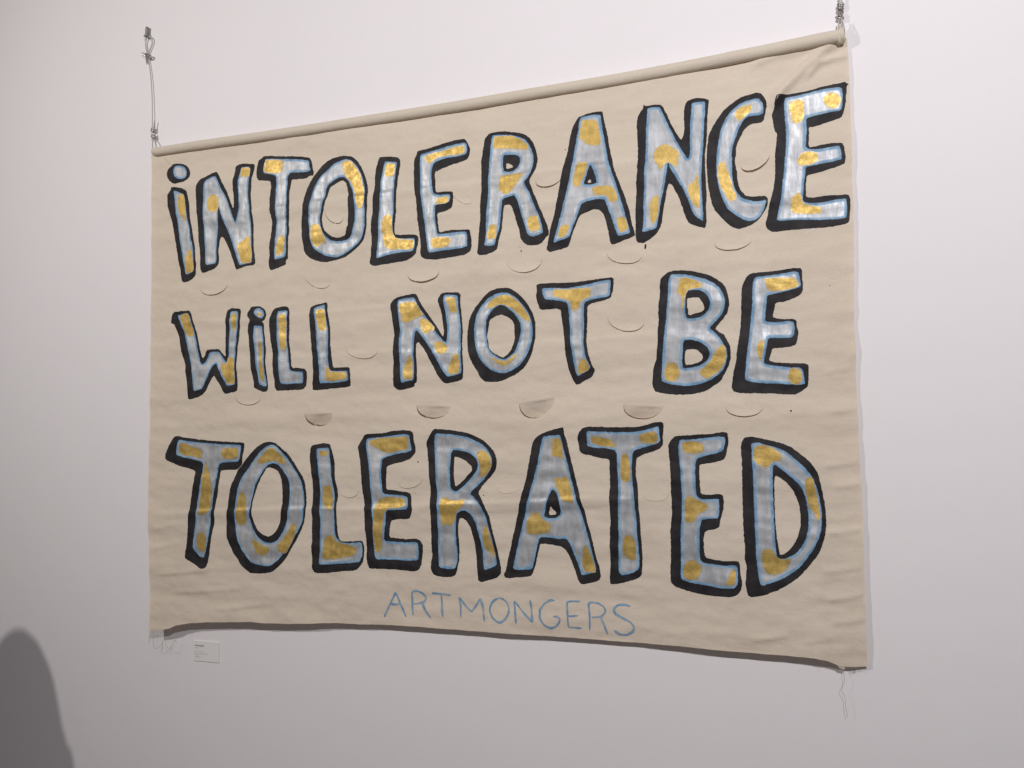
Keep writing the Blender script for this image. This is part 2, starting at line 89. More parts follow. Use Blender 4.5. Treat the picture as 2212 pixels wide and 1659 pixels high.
  [['-17174,22371 -16954,22419 -16735,22436 -16608,22367 -16571,22166 -16571,21890 -16581,21585 -16587,21280 -16550,20974 -16506,20668 -16475,20302 -16189,20292 -15940,20253 -15868,20130 -15885,19859 -15902,19679 -16044,19548 -16400,19542 -16796,19537 -17106,19536 -17180,19684 -17200,19930 -17238,20176 -17269,20453 -17260,20760 -17298,21069 -17355,21379 -17393,21628 -17413,21814 -17376,22059 -17303,22240']],
  [['-17082,22273 -16881,22292 -16644,22293 -16654,22079 -16661,21773 -16667,21468 -16652,21161 -16622,20855 -16584,20549 -16529,20213 -16260,20173 -16010,20159 -16010,19984 -16016,19758 -16330,19752 -16653,19746 -16943,19769 -16999,19985 -17019,20291 -17039,20597 -17041,20934 -17079,21243 -17098,21551 -17099,21889']],
  ['-17027,22147 -16844,22197 -16691,22142 -16679,21835 -16689,21530 -16677,21224 -16677,20979 -16821,20879 -16950,20992 -16995,21300 -17007,21608 -17026,21916']),
 ('L',
  [['-15694,22356 -15482,22403 -15271,22435 -15096,22468 -15044,22375 -15055,22165 -14999,21922 -14958,21651 -14924,21350 -14941,21052 -14907,20752 -14862,20482 -14838,20244 -14580,20240 -14206,20251 -14172,20043 -14156,19807 -14173,19602 -14513,19567 -14855,19561 -15201,19526 -15410,19510 -15655,19523 -15656,19733 -15628,20032 -15622,20332 -15640,20633 -15675,20935 -15693,21238 -15729,21541 -15765,21845 -15765,22148']],
  [['-15588,22304 -15376,22351 -15148,22397 -15131,22200 -15097,21928 -15045,21655 -15000,21354 -15021,21056 -15028,20757 -15011,20458 -14959,20159 -14649,20133 -14274,20135 -14240,19987 -14240,19795 -14478,19758 -14786,19737 -15097,19740 -15375,19725 -15383,19964 -15394,20263 -15411,20564 -15454,20865 -15489,21168 -15500,21469 -15535,21802 -15581,22077']],
  ['-15517,22254 -15341,22273 -15159,22247 -15131,22020 -15097,21778 -15062,21521 -15202,21490 -15394,21524 -15447,21737 -15500,21981', '-15028,20414 -15000,20249 -14907,20112 -14649,20104 -14342,20108 -14281,19988 -14325,19842 -14581,19805 -14855,19784 -15080,19782 -15132,19956 -15132,20194']),
 ('N',
  [['-12403,22458 -12160,22485 -11838,22521 -11718,22502 -11621,22298 -11484,22075 -11328,21851 -11192,21665 -11056,21480 -10922,21295 -10788,21076 -10748,21216 -10803,21501 -10839,21822 -10914,22074 -10963,22291 -10871,22444 -10774,22491 -10541,22482 -10234,22461 -10166,22378 -10191,22204 -10163,21922 -10122,21569 -10114,21218 -10137,20870 -10110,20519 -10106,20170 -10110,19822 -10149,19702 -10416,19640 -10743,19597 -10859,19706 -10993,19886 -11108,20101 -11243,20319 -11358,20571 -11514,20792 -11652,20958 -11731,20908 -11753,20695 -11727,20409 -11718,20052 -11721,19696 -11821,19628 -11821,19539 -12061,19474 -12423,19430 -12584,19560 -12575,19865 -12589,20154 -12559,20441 -12569,20731 -12555,21019 -12541,21344 -12580,21635 -12631,21928 -12682,22222 -12567,22360']],
  [['-12404,22368 -12120,22403 -11799,22418 -11720,22269 -11583,22027 -11407,21784 -11251,21579 -11097,21340 -10942,21155 -10789,20971 -10673,20895 -10639,21210 -10667,21564 -10721,21921 -10777,22207 -10736,22417 -10503,22409 -10254,22367 -10246,22032 -10204,21678 -10162,21326 -10181,20977 -10177,20627 -10162,20277 -10154,19928 -10300,19863 -10645,19797 -10741,19913 -10874,20093 -10989,20309 -11104,20525 -11259,20745 -11414,20965 -11570,21186 -11728,21337 -11768,21268 -11811,20984 -11833,20663 -11815,20341 -11818,19984 -11828,19735 -12059,19706 -12301,19660 -12331,19965 -12337,20325 -12355,20685 -12364,21046 -12330,21405 -12368,21768 -12406,22096']],
  ['-12344,22273 -12041,22279 -11740,22270 -11642,22084 -11486,21860 -11494,21789 -11725,21731 -11925,21635 -12147,21575 -12287,21637 -12306,21873 -12365,22057', '-11646,21709 -11447,21722 -11251,21597 -11096,21411 -11097,21304 -11254,21259 -11412,21186 -11530,21291 -11607,21510', '-11120,20916 -10944,20978 -10750,20916 -10606,20716 -10676,20596 -10832,20497 -10987,20574 -11102,20738', '-10678,22343 -10466,22335 -10332,22284 -10315,22037 -10287,21824 -10433,21790 -10548,21875 -10603,22090 -10661,22129', '-10388,20559 -10235,20542 -10212,20279 -10203,19982 -10338,19882 -10606,19873 -10650,20085 -10525,20291', '-11953,20614 -11874,20450 -11857,20128 -11852,19753 -12159,19745 -12258,19963 -12176,20211 -12055,20422']),
 ('O',
  [['-8992,22489 -8734,22502 -8479,22453 -8263,22300 -8085,22135 -7927,21920 -7805,21709 -7719,21466 -7695,21228 -7716,20959 -7742,20690 -7824,20423 -7953,20158 -8117,19961 -8334,19833 -8589,19705 -8845,19618 -9139,19602 -9398,19634 -9546,19770 -9619,19945 -9766,20158 -9877,20405 -9949,20687 -9965,20966 -9950,21245 -9902,21521 -9805,21760 -9670,21961 -9480,22158 -9253,22386', '-8819,21674 -8966,21641 -9115,21581 -9209,21482 -9248,21312 -9276,21140 -9289,21003 -9254,20828 -9219,20654 -9091,20511 -8909,20400 -8745,20342 -8616,20422 -8505,20554 -8430,20721 -8374,20889 -8388,21129 -8385,21334 -8456,21474 -8564,21566 -8691,21632']],
  [['-8957,22348 -8699,22365 -8445,22279 -8230,22093 -8053,21894 -7913,21664 -7816,21404 -7778,21131 -7800,20862 -7875,20595 -8004,20329 -8186,20099 -8441,19939 -8696,19845 -8915,19869 -9172,19964 -9392,20144 -9539,20357 -9649,20604 -9720,20885 -9736,21164 -9714,21441 -9636,21715 -9501,21950 -9293,22180', '-8833,21978 -8963,21917 -9074,21855 -9206,21690 -9301,21522 -9322,21316 -9314,21073 -9273,20829 -9238,20655 -9128,20512 -8946,20367 -8745,20291 -8581,20336 -8397,20481 -8286,20715 -8210,20949 -8171,21186 -8204,21392 -8310,21568 -8452,21748 -8669,21916']],
  ['-9201,22105 -8958,22245 -8700,22296 -8482,22247 -8266,22078 -8089,21879 -7948,21666 -7844,21440 -7864,21356 -8023,21450 -8165,21560 -8308,21688 -8487,21853 -8705,21969 -8888,21981 -9074,21906 -9260,21866 -9277,22006', '-9185,20394 -9019,20370 -8837,20260 -8655,20236 -8471,20365 -8307,20478 -8253,20458 -8345,20309 -8547,20147 -8730,20051 -8912,20126 -9094,20270']),
 ('T',
  [['-7668,22514 -7507,22543 -7155,22528 -6772,22516 -6392,22505 -6017,22527 -5645,22549 -5261,22563 -5265,22340 -5303,22114 -5356,21953 -5624,21889 -5928,21843 -6065,21769 -6076,21505 -6081,21241 -6097,20945 -6102,20681 -6073,20416 -6009,20183 -5946,19984 -5871,19850 -5969,19657 -6207,19549 -6430,19434 -6514,19509 -6579,19676 -6678,19911 -6725,20178 -6772,20446 -6785,20713 -6815,21014 -6845,21283 -6875,21552 -6917,21739 -7203,21740 -7538,21743 -7606,21933 -7673,22141 -7635,22342']],
  [['-7474,22399 -7122,22390 -6740,22347 -6360,22370 -5985,22426 -5646,22483 -5329,22502 -5350,22248 -5388,22005 -5656,21973 -5926,21942 -6148,21873 -6177,21577 -6176,21246 -6188,20949 -6194,20652 -6158,20387 -6094,20154 -5981,19920 -6203,19796 -6408,19687 -6457,19804 -6505,20037 -6551,20304 -6591,20571 -6627,20872 -6621,21204 -6650,21539 -6678,21908 -6955,21976 -7269,22020 -7391,22055 -7459,22228']],
  ['-7142,22274 -7053,22352 -6671,22315 -6327,22317 -6054,22331 -5937,22257 -5958,22027 -6163,21957 -6267,21881 -6339,21686 -6460,21594 -6561,21700 -6608,21953 -6815,22010 -7127,22121', '-6332,20163 -6195,20224 -6095,20121 -6015,19888 -6237,19780 -6390,19736 -6411,19935']),
 ('B',
  [['-3888,22409 -3790,22498 -3668,22586 -3500,22621 -3240,22605 -2960,22554 -2682,22480 -2477,22387 -2320,22281 -2185,22177 -2086,22040 -2034,21871 -2012,21682 -2009,21517 -2047,21354 -2117,21241 -2234,21106 -2340,20982 -2399,20891 -2287,20803 -2175,20727 -2088,20582 -2013,20414 -1989,20226 -2000,20040 -2073,19832 -2179,19625 -2274,19441 -2436,19329 -2622,19205 -2807,19127 -3086,19075 -3414,19071 -3745,19098 -4102,19164 -4160,19257 -4205,19403 -4169,19643 -4160,19859 -4071,20073 -4041,20337 -4011,20601 -4005,20867 -3975,21155 -3976,21445 -3951,21734 -3921,21975 -3916,22217', '-3146,21797 -2977,21814 -2826,21792 -2759,21693 -2692,21582 -2672,21462 -2777,21385 -2941,21359 -3129,21318 -3136,21490 -3156,21659', '-3233,20338 -3057,20354 -2895,20323 -2782,20200 -2743,20115 -2786,20023 -2903,19956 -3090,19916 -3243,19903 -3250,20112']],
  [['-3598,22520 -3361,22513 -3102,22469 -2847,22390 -2617,22314 -2391,22179 -2235,22026 -2148,21855 -2107,21664 -2123,21477 -2195,21316 -2301,21180 -2417,21069 -2547,20922 -2424,20809 -2290,20662 -2181,20492 -2095,20301 -2077,20113 -2127,19928 -2199,19743 -2338,19607 -2500,19495 -2686,19406 -2941,19331 -3268,19305 -3597,19350 -3904,19442 -3949,19588 -3915,19851 -3902,20115 -3872,20378 -3842,20665 -3812,20929 -3771,21192 -3740,21479 -3710,21767 -3692,22056 -3674,22320', '-3160,22006 -2972,22029 -2786,22004 -2650,21912 -2550,21763 -2519,21618 -2556,21479 -2663,21342 -2827,21245 -3014,21225 -3177,21242 -3208,21447 -3190,21733', '-3274,20614 -3051,20603 -2821,20533 -2662,20419 -2574,20274 -2564,20179 -2625,20040 -2765,19927 -2929,19863 -3139,19835 -3303,19817 -3323,19996 -3304,20305']],
  ['-3351,22428 -3104,22386 -2872,22296 -2701,22165 -2739,22060 -2925,22054 -3112,22039 -3173,21947 -3213,21758 -3241,21544 -3291,21428 -3305,21644 -3316,21885 -3457,21931 -3416,22156', '-3653,20033 -3523,19992 -3444,19858 -3395,19713 -3426,19571 -3571,19444 -3784,19463 -3858,19609 -3848,19824 -3749,19989', '-2238,20460 -2138,20396 -2097,20207 -2125,20021 -2197,19837 -2337,19677 -2522,19566 -2638,19475 -2751,19538 -2876,19648 -2838,19765 -2698,19854 -2557,20014 -2484,20176 -2366,20336']),
 ('E',
  [['-1393,22390 -1149,22396 -885,22399 -622,22414 -362,22441 -104,22444 -75,22339 -73,22156 -64,21949 -68,21812 -168,21692 -342,21612 -559,21545 -788,21513 -814,21353 -874,21148 -788,21109 -573,21063 -357,21055 -272,21023 -245,20862 -218,20678 -248,20497 -269,20361 -378,20320 -593,20295 -897,20285 -934,20137 -994,19955 -864,19893 -605,19872 -348,19851 -92,19842 12,19782 11,19578 0,19352 -26,19195 -155,19108 -350,18999 -585,19016 -887,19046 -1236,19066 -1567,19062 -1945,19106 -1997,19247 -1970,19456 -1930,19687 -1868,19918 -1840,20150 -1800,20405 -1760,20660 -1720,20915 -1703,21171 -1684,21450 -1673,21731 -1659,22011 -1576,22193 -1506,22317']],
  [['-1307,22279 -1063,22284 -800,22300 -538,22327 -278,22359 -171,22335 -123,22136 -106,21975 -140,21908 -335,21864 -552,21809 -814,21769 -990,21745 -1006,21549 -1033,21342 -1050,21135 -1074,21044 -965,21015 -704,20996 -444,21010 -316,20980 -299,20819 -315,20637 -393,20549 -587,20547 -847,20559 -999,20555 -1026,20394 -1063,20211 -1100,20052 -1127,19880 -953,19827 -694,19784 -436,19752 -180,19732 -119,19628 -93,19445 -87,19276 -236,19257 -535,19288 -837,19308 -1141,19328 -1426,19359 -1657,19446 -1629,19654 -1601,19908 -1572,20163 -1532,20417 -1492,20694 -1451,20971 -1433,21249 -1393,21526 -1385,21806 -1367,22085']],
  ['-1087,22240 -845,22234 -541,22201 -240,22190 -179,22071 -150,21943 -313,21885 -508,21852 -725,21832 -943,21847 -1048,22039', '-1220,20530 -1099,20536 -1103,20352 -1142,20122 -1203,19894 -1277,20012 -1327,20222 -1289,20406', '-469,19719 -308,19725 -161,19652 -145,19470 -159,19334 -300,19247 -448,19308 -531,19413 -505,19595']),
 ('T',
  [['-21525,17991 -21330,18025 -21132,17962 -20697,17925 -20181,17865 -19672,17829 -19169,17800 -18673,17781 -18407,17767 -18432,17541 -18482,17274 -18519,17007 -18700,16822 -19029,16820 -19403,16799 -19452,16732 -19461,16530 -19498,16260 -19554,15924 -19630,15586 -19666,15317 -19667,14982 -19734,14646 -19789,14310 -19843,13974 -19897,13638 -19995,13383 -20205,13349 -20506,13508 -20917,13656 -20935,13824 -20876,14131 -20854,14436 -20820,14742 -20827,15014 -20771,15355 -20715,15696 -20680,16037 -20601,16345 -20563,16584 -20554,16772 -20893,16871 -21242,16920 -21548,17039 -21876,17142 -21911,17332 -21819,17506 -21694,17714']],
  [['-21306,17886 -20869,17833 -20351,17780 -19839,17744 -19335,17716 -18837,17701 -18528,17691 -18554,17440 -18622,17107 -18992,17088 -19449,17051 -19530,16866 -19567,16596 -19623,16258 -19721,15920 -19756,15583 -19799,15246 -19825,14910 -19859,14574 -19934,14237 -20010,13933 -20088,13712 -20301,13769 -20585,14025 -20573,14346 -20518,14685 -20484,15024 -20463,15363 -20415,15703 -20359,16043 -20302,16383 -20245,16724 -20209,17064 -20597,17164 -21030,17231 -21425,17316 -21408,17541 -21356,17748']],
  ['-21238,17765 -21085,17789 -20822,17678 -20476,17592 -20217,17507 -20235,17302 -20297,17200 -20685,17267 -21163,17334 -21275,17437 -21257,17644', '-19374,17557 -19042,17591 -18691,17607 -18647,17407 -18665,17240 -18953,17188 -19326,17187 -19404,17338', '-20084,17167 -19993,16862 -19839,16525 -19790,16188 -19804,15851 -19830,15514 -19897,15311 -20212,15218 -20383,15247 -20327,15570 -20292,15909 -20257,16248 -20242,16588 -20163,16894', '-20387,14555 -20198,14636 -20047,14551 -19986,14302 -20004,14033 -20094,13912 -20308,13987 -20420,14217']),
 ('O',
  [['-17579,17772 -17341,17797 -17102,17737 -16865,17573 -16629,17410 -16434,17183 -16239,16925 -16008,16637 -15910,16349 -15869,15997 -15848,15741 -15883,15420 -15936,15099 -16065,14808 -16213,14547 -16399,14252 -16585,13957 -16773,13724 -17002,13520 -17234,13380 -17548,13324 -17865,13314 -18104,13301 -18308,13420 -18473,13543 -18640,13764 -18808,13953 -18999,14242 -19108,14502 -19147,14799 -19142,15132 -19107,15432 -19072,15733 -19036,16001 -18959,16302 -18779,16605 -18700,16806 -18498,17007 -18298,17241 -18058,17474 -17818,17656', '-17331,16923 -17489,16899 -17567,16751 -17684,16585 -17801,16353 -17898,16154 -17976,15955 -18052,15690 -18068,15493 -18064,15263 -17979,15003 -17815,14780 -17613,14624 -17375,14574 -17199,14639 -17025,14807 -16912,15070 -16857,15330 -16822,15622 -16787,15914 -16811,16206 -16853,16497 -16934,16692 -17033,16821']],
  [['-17300,17705 -17102,17672 -16864,17475 -16627,17247 -16393,16956 -16160,16667 -16005,16347 -15945,16027 -15924,15739 -15939,15419 -15993,15129 -16141,14837 -16327,14575 -16513,14280 -16739,14014 -16968,13779 -17238,13588 -17514,13575 -17792,13609 -18073,13660 -18319,13910 -18527,14163 -18655,14421 -18743,14714 -18791,15043 -18798,15407 -18763,15740 -18708,16073 -18611,16374 -18492,16608 -18252,16876 -18014,17176 -17776,17441 -17498,17639', '-17233,17065 -17411,16998 -17608,16816 -17764,16551 -17921,16318 -17997,16053 -18073,15789 -18129,15524 -18165,15260 -18100,15032 -17975,14774 -17770,14520 -17490,14369 -17175,14375 -16942,14520 -16752,14817 -16622,15143 -16569,15467 -16534,15790 -16507,16081 -16541,16372 -16621,16598 -16818,16823 -17016,17017']],
  ['-17853,17177 -17615,17376 -17418,17573 -17259,17623 -17061,17524 -16863,17345 -16685,17150 -16703,17036 -16859,17002 -17096,17115 -17333,17130 -17571,17063 -17770,17012 -17871,17078', '-18564,16043 -18443,16078 -18317,15882 -18293,15619 -18275,15290 -18281,14993 -18441,14906 -18604,14917 -18729,15045 -18735,15343 -18688,15675 -18624,15942', '-16429,15036 -16258,15057 -16236,14834 -16328,14607 -16438,14347 -16587,14085 -16778,14012 -16955,14101 -17016,14291 -16787,14526 -16597,14758', '-18069,14460 -17848,14420 -17607,14267 -17290,14215 -17326,14052 -17520,13914 -17719,13921 -17881,14060 -18025,14249']),
 ('L',
  [['-15654,17669 -15409,17717 -15184,17738 -14961,17700 -14886,17508 -14811,17285 -14766,17031 -14765,16714 -14735,16493 -14660,16272 -14641,16020 -14695,15703 -14686,15389 -14673,15074 -14635,14793 -14561,14545 -14325,14522 -14001,14550 -13716,14583 -13662,14362 -13651,14115 -13679,13928 -13785,13769 -13962,13606 -14320,13573 -14754,13520 -15119,13461 -15487,13452 -15600,13589 -15604,13904 -15645,14219 -15618,14537 -15644,14854 -15625,15172 -15650,15490 -15604,15810 -15607,16129 -15628,16449 -15668,16769 -15707,17025 -15754,17315 -15710,17540']],
  [['-15484,17556 -15221,17588 -14979,17597 -14959,17349 -14903,17030 -14883,16713 -14826,16428 -14770,16144 -14750,15892 -14767,15575 -14758,15261 -14746,14946 -14689,14666 -14543,14514 -14253,14478 -13966,14520 -13751,14529 -13715,14329 -13715,14081 -13821,13876 -14142,13830 -14502,13798 -14902,13763 -15342,13721 -15345,13947 -15310,14201 -15331,14484 -15323,14801 -15311,15118 -15328,15435 -15342,15752 -15325,16071 -15346,16389 -15385,16708 -15425,17027 -15475,17315']],
  ['-15371,17492 -15016,17508 -15004,17380 -15108,17300 -15295,17278 -15370,17380', '-15215,16327 -14863,16358 -14851,16079 -14805,15827 -14841,15542 -14951,15524 -15155,15661 -15231,15882 -15251,16136', '-15056,14684 -14836,14755 -14725,14539 -14470,14470 -14145,14420 -13929,14320 -13929,14165 -14107,14049 -14431,13972 -14794,13925 -15197,13891 -15235,14078 -15164,14333 -15184,14553']),
 ('E',
  [['-13638,18018 -13280,18041 -12925,18060 -12573,18129 -12189,18148 -11947,18130 -11862,18037 -11846,17792 -11796,17578 -11797,17425 -11987,17225 -12264,17132 -12578,17068 -12823,16983 -12831,16742 -12853,16494 -12843,16247 -12581,16236 -12268,16190 -11993,16140 -11952,15988 -11933,15806 -11892,15655 -11927,15502 -11996,15333 -12203,15318 -12445,15310 -12672,15251 -12707,15051 -12732,14713 -12412,14695 -12068,14684 -11794,14718 -11624,14664 -11531,14488 -11566,14215 -11594,13943 -11663,13760 -11832,13676 -12140,13690 -12554,13714 -12935,13701 -13460,13685 -13530,13820 -13573,14064 -13574,14373 -13574,14682 -13621,14991 -13639,15300 -13646,15611 -13682,15921 -13729,16233 -13754,16545 -13764,16858 -13800,17171 -13872,17485 -13908,17611 -13764,17830']],
  [['-13584,17892 -13209,17922 -12820,17957 -12434,18010 -12017,18023 -11967,17792 -11917,17486 -12124,17430 -12472,17377 -12787,17305 -12981,17221 -12999,16957 -13018,16678 -13001,16399 -12966,16106 -12617,16082 -12269,16067 -12079,16016 -12046,15803 -12064,15620 -12340,15607 -12688,15588 -12828,15569 -12846,15384 -12864,15138 -12899,14860 -12934,14614 -12621,14595 -12206,14581 -11727,14615 -11693,14420 -11688,14210 -11712,14028 -12002,13999 -12345,14013 -12761,14008 -13214,13988 -13302,14199 -13327,14506 -13337,14845 -13337,15185 -13373,15494 -13390,15803 -13425,16113 -13443,16424 -13460,16735 -13489,17047 -13549,17360 -13602,17642']],
  ['-13494,17829 -13138,17906 -12750,17919 -12399,17948 -12035,17962 -12019,17762 -12072,17516 -12332,17485 -12576,17423 -12822,17392 -13068,17485 -13316,17610 -13495,17720', '-13037,15966 -12826,16025 -12512,16022 -12200,15983 -12132,15862 -12167,15709 -12409,15657 -12723,15634 -12880,15537 -12933,15351 -12968,15104 -12976,14796 -12997,14488 -13022,14303 -13249,14155 -13291,14415 -13320,14753 -13327,15062 -13302,15372 -13277,15682 -13178,15839']),
 ('R',
  [['-11163,18169 -10827,18166 -10428,18124 -10067,18061 -9710,17948 -9422,17798 -9232,17606 -9075,17429 -8998,17223 -9000,17017 -9081,16841 -9275,16633 -9468,16453 -9631,16200 -9537,16039 -9442,15865 -9349,15661 -9256,15430 -9211,15168 -9134,14908 -9074,14677 -9013,14418 -8953,14160 -8899,13931 -8910,13757 -9053,13633 -9306,13547 -9561,13483 -9673,13541 -9671,13716 -9701,13949 -9730,14240 -9760,14532 -9806,14824 -9884,15086 -10011,15318 -10173,15417 -10271,15399 -10306,15191 -10324,14923 -10294,14658 -10289,14362 -10315,14065 -10365,13827 -10416,13647 -10629,13561 -10893,13562 -11159,13592 -11259,13751 -11284,13929 -11230,14171 -11238,14470 -11253,14769 -11251,15070 -11256,15370 -11264,15671 -11279,15972 -11271,16274 -11292,16576 -11307,16879 -11339,17182 -11371,17486 -11420,17730 -11300,17942', '-10436,17313 -10239,17277 -10011,17159 -9850,17011 -9825,16893 -9982,16713 -10213,16501 -10411,16349 -10435,16588 -10445,16947']],
  [['-11096,18032 -10761,18030 -10397,17997 -10036,17935 -9680,17799 -9392,17635 -9234,17428 -9141,17222 -9159,17016 -9273,16809 -9435,16601 -9629,16421 -9906,16180 -9730,16035 -9571,15862 -9445,15630 -9352,15368 -9275,15107 -9198,14847 -9138,14587 -9078,14299 -9033,14011 -9239,13914 -9462,13838 -9508,14104 -9521,14396 -9566,14687 -9643,14977 -9721,15239 -9864,15500 -10057,15643 -10220,15624 -10369,15501 -10371,15218 -10390,14921 -10376,14625 -10345,14359 -10347,14093 -10431,13823 -10727,13808 -10991,13839 -11023,14091 -11015,14390 -11019,14688 -11017,14988 -11032,15287 -11030,15587 -11045,15887 -11043,16188 -11074,16489 -11072,16791 -11103,17093 -11118,17395 -11132,17729', '-10517,17517 -10204,17487 -9943,17427 -9717,17279 -9629,17102 -9656,16924 -9820,16715 -10050,16474 -10379,16215 -10560,16317 -10574,16616 -10571,16976']],
  ['-9683,17458 -9521,17511 -9345,17487 -9203,17311 -9158,17105 -9208,16928 -9337,16750 -9498,16644 -9578,16717 -9560,16895 -9574,17102 -9653,17250', '-10927,15995 -10777,16073 -10612,15987 -10480,15945 -10283,15994 -10087,15998 -10072,15850 -10220,15698 -10368,15545 -10403,15366 -10470,15185 -10684,15142 -10883,15202 -10931,15470 -10946,15739', '-9384,15294 -9307,15106 -9230,14846 -9154,14587 -9093,14357 -9094,14197 -9188,14265 -9266,14378 -9425,14459 -9502,14748 -9499,14982']),
 ('A',
  [['-7569,18007 -7377,18066 -7154,18140 -6932,18183 -6863,18182 -6848,17987 -6783,17776 -6724,17536 -6666,17267 -6608,17058 -6551,16790 -6493,16553 -6420,16287 -6349,15992 -6262,15698 -6190,15435 -6119,15172 -6063,14939 -6007,14677 -5951,14416 -5880,14185 -5796,13883 -5874,13719 -6117,13647 -6392,13574 -6481,13686 -6555,13888 -6658,14148 -6746,14381 -6867,14583 -6990,14667 -7239,14701 -7459,14723 -7649,14730 -7684,14549 -7750,14336 -7801,14094 -7884,13850 -7933,13757 -8271,13695 -8758,13638 -8823,13741 -8739,13897 -8687,14203 -8601,14511 -8532,14817 -8447,15124 -8395,15399 -8310,15736 -8257,16041 -8156,16347 -8071,16653 -8002,16958 -7949,17262 -7897,17536 -7862,17719 -7731,17901', '-7300,15857 -7208,15733 -7137,15660 -7147,15600 -7352,15580 -7357,15670']],
  [['-7539,17915 -7283,17953 -6967,17972 -6923,17777 -6865,17536 -6791,17266 -6733,17027 -6675,16759 -6602,16492 -6529,16225 -6442,15931 -6355,15637 -6268,15373 -6196,15111 -6125,14848 -6055,14558 -5999,14297 -5929,14008 -6143,13895 -6387,13838 -6445,14011 -6533,14243 -6621,14475 -6725,14737 -6831,14896 -7080,14871 -7331,14907 -7647,14910 -7697,14728 -7764,14485 -7831,14242 -7899,13939 -8204,13909 -8527,13908 -8475,14213 -8389,14550 -8304,14886 -8220,15192 -8134,15528 -8066,15833 -7981,16138 -7913,16412 -7812,16716 -7728,17020 -7659,17324 -7607,17627', '-7245,16347 -7327,16181 -7410,15938 -7460,15727 -7511,15530 -7322,15491 -7133,15511 -7006,15619 -7002,15828 -7045,16066 -7121,16244']],
  ['-7222,17853 -7095,17883 -6969,17867 -6925,17656 -6882,17416 -6880,17191 -6948,17266 -7104,17310 -7230,17295 -7258,17536', '-7209,16678 -7051,16719 -6957,16666 -6830,16787 -6754,16699 -6679,16521 -6621,16283 -6578,16106 -6596,15942 -6750,15983 -6937,16009 -7058,16246 -7149,16484', '-7860,15641 -7699,15676 -7605,15573 -7528,15425 -7324,15341 -7269,15223 -7360,15070 -7518,15011 -7773,14996 -7997,14943 -8075,15136 -8072,15348 -7973,15532', '-6310,14724 -6218,14757 -6130,14584 -6044,14324 -5957,14094 -5945,13934 -6233,13934 -6323,14017 -6380,14220 -6360,14486']),
 ('T',
  [['-6279,18162 -6094,18204 -5728,18192 -5366,18177 -5007,18173 -4651,18182 -4357,18231 -4181,18301 -3898,18312 -3896,18111 -3930,17881 -3919,17709 -4024,17537 -4286,17450 -4551,17362 -4699,17275 -4719,17043 -4724,16782 -4685,16522 -4662,16233 -4654,15916 -4630,15629 -4607,15342 -4613,15055 -4589,14769 -4580,14483 -4586,14196 -4620,13966 -4740,13844 -5037,13739 -5427,13642 -5546,13650 -5547,13882 -5521,14173 -5529,14493 -5523,14813 -5523,15134 -5495,15456 -5504,15777 -5513,16098 -5491,16420 -5485,16743 -5494,17036 -5499,17242 -5746,17270 -6018,17343 -6262,17387 -6384,17476 -6411,17685 -6454,17864 -6389,18043']],
  [['-6158,18086 -5852,18054 -5490,18042 -5129,18034 -4772,18037 -4448,18087 -4184,18157 -4024,18199 -4020,17997 -3990,17738 -4195,17652 -4458,17594 -4694,17522 -4799,17449 -4819,17216 -4839,16926 -4816,16636 -4792,16346 -4768,16058 -4745,15769 -4721,15482 -4712,15194 -4689,14908 -4671,14622 -4657,14336 -4682,14105 -4914,13977 -5183,13903 -5285,13983 -5295,14243 -5283,14534 -5283,14824 -5263,15115 -5272,15405 -5272,15696 -5260,15987 -5248,16279 -5248,16571 -5272,16863 -5273,17155 -5290,17477 -5559,17551 -5862,17565 -6166,17610 -6162,17833']],
  ['-6054,17892 -5885,17927 -5673,17896 -5463,17845 -5360,17741 -5288,17595 -5274,17536 -5408,17595 -5619,17595 -5830,17639 -6042,17729', '-4627,17943 -4391,18028 -4157,18070 -4072,17968 -4063,17738 -4223,17675 -4456,17696 -4587,17739', '-5127,17390 -4962,17434 -4906,17274 -4868,16983 -4874,16693 -4920,16605 -5084,16559 -5171,16689 -5186,16980 -5161,17214', '-5130,15004 -4980,15097 -4848,15059 -4763,14876 -4760,14617 -4788,14352 -4966,14348 -5112,14455 -5167,14684']),
 ('E',
  [['-3595,17907 -3298,17920 -2944,17954 -2596,17960 -2308,18017 -2137,18001 -2113,17796 -2162,17532 -2196,17327 -2284,17225 -2557,17165 -2919,17119 -2933,16882 -2917,16588 -2894,16294 -2692,16274 -2405,16303 -2306,16275 -2282,16101 -2308,15839 -2364,15634 -2412,15400 -2542,15337 -2802,15270 -2850,15064 -2847,14802 -2824,14555 -2561,14495 -2278,14465 -1939,14495 -1900,14382 -1892,14154 -1842,13899 -1889,13669 -2018,13547 -2188,13493 -2527,13500 -2898,13526 -3275,13582 -3597,13663 -3773,13769 -3799,13959 -3777,14315 -3760,14671 -3761,15026 -3754,15382 -3716,15740 -3718,16097 -3731,16455 -3732,16813 -3746,17172 -3769,17472 -3795,17652 -3702,17802']],
  [['-3463,17816 -3152,17815 -2801,17852 -2482,17891 -2225,17890 -2200,17737 -2263,17474 -2494,17400 -2754,17356 -2959,17281 -3020,17177 -3033,16881 -3034,16556 -3011,16262 -2926,16161 -2666,16151 -2408,16186 -2398,16011 -2402,15836 -2421,15632 -2650,15611 -2881,15589 -2929,15412 -2950,15119 -2956,14826 -2949,14505 -2879,14407 -2621,14376 -2309,14348 -2026,14376 -1957,14322 -1949,14094 -1960,13864 -2041,13745 -2239,13705 -2522,13731 -2864,13783 -3211,13820 -3489,13890 -3514,14094 -3492,14419 -3485,14743 -3484,15067 -3471,15393 -3441,15719 -3428,16045 -3435,16371 -3443,16698 -3460,16995 -3489,17293 -3507,17592']],
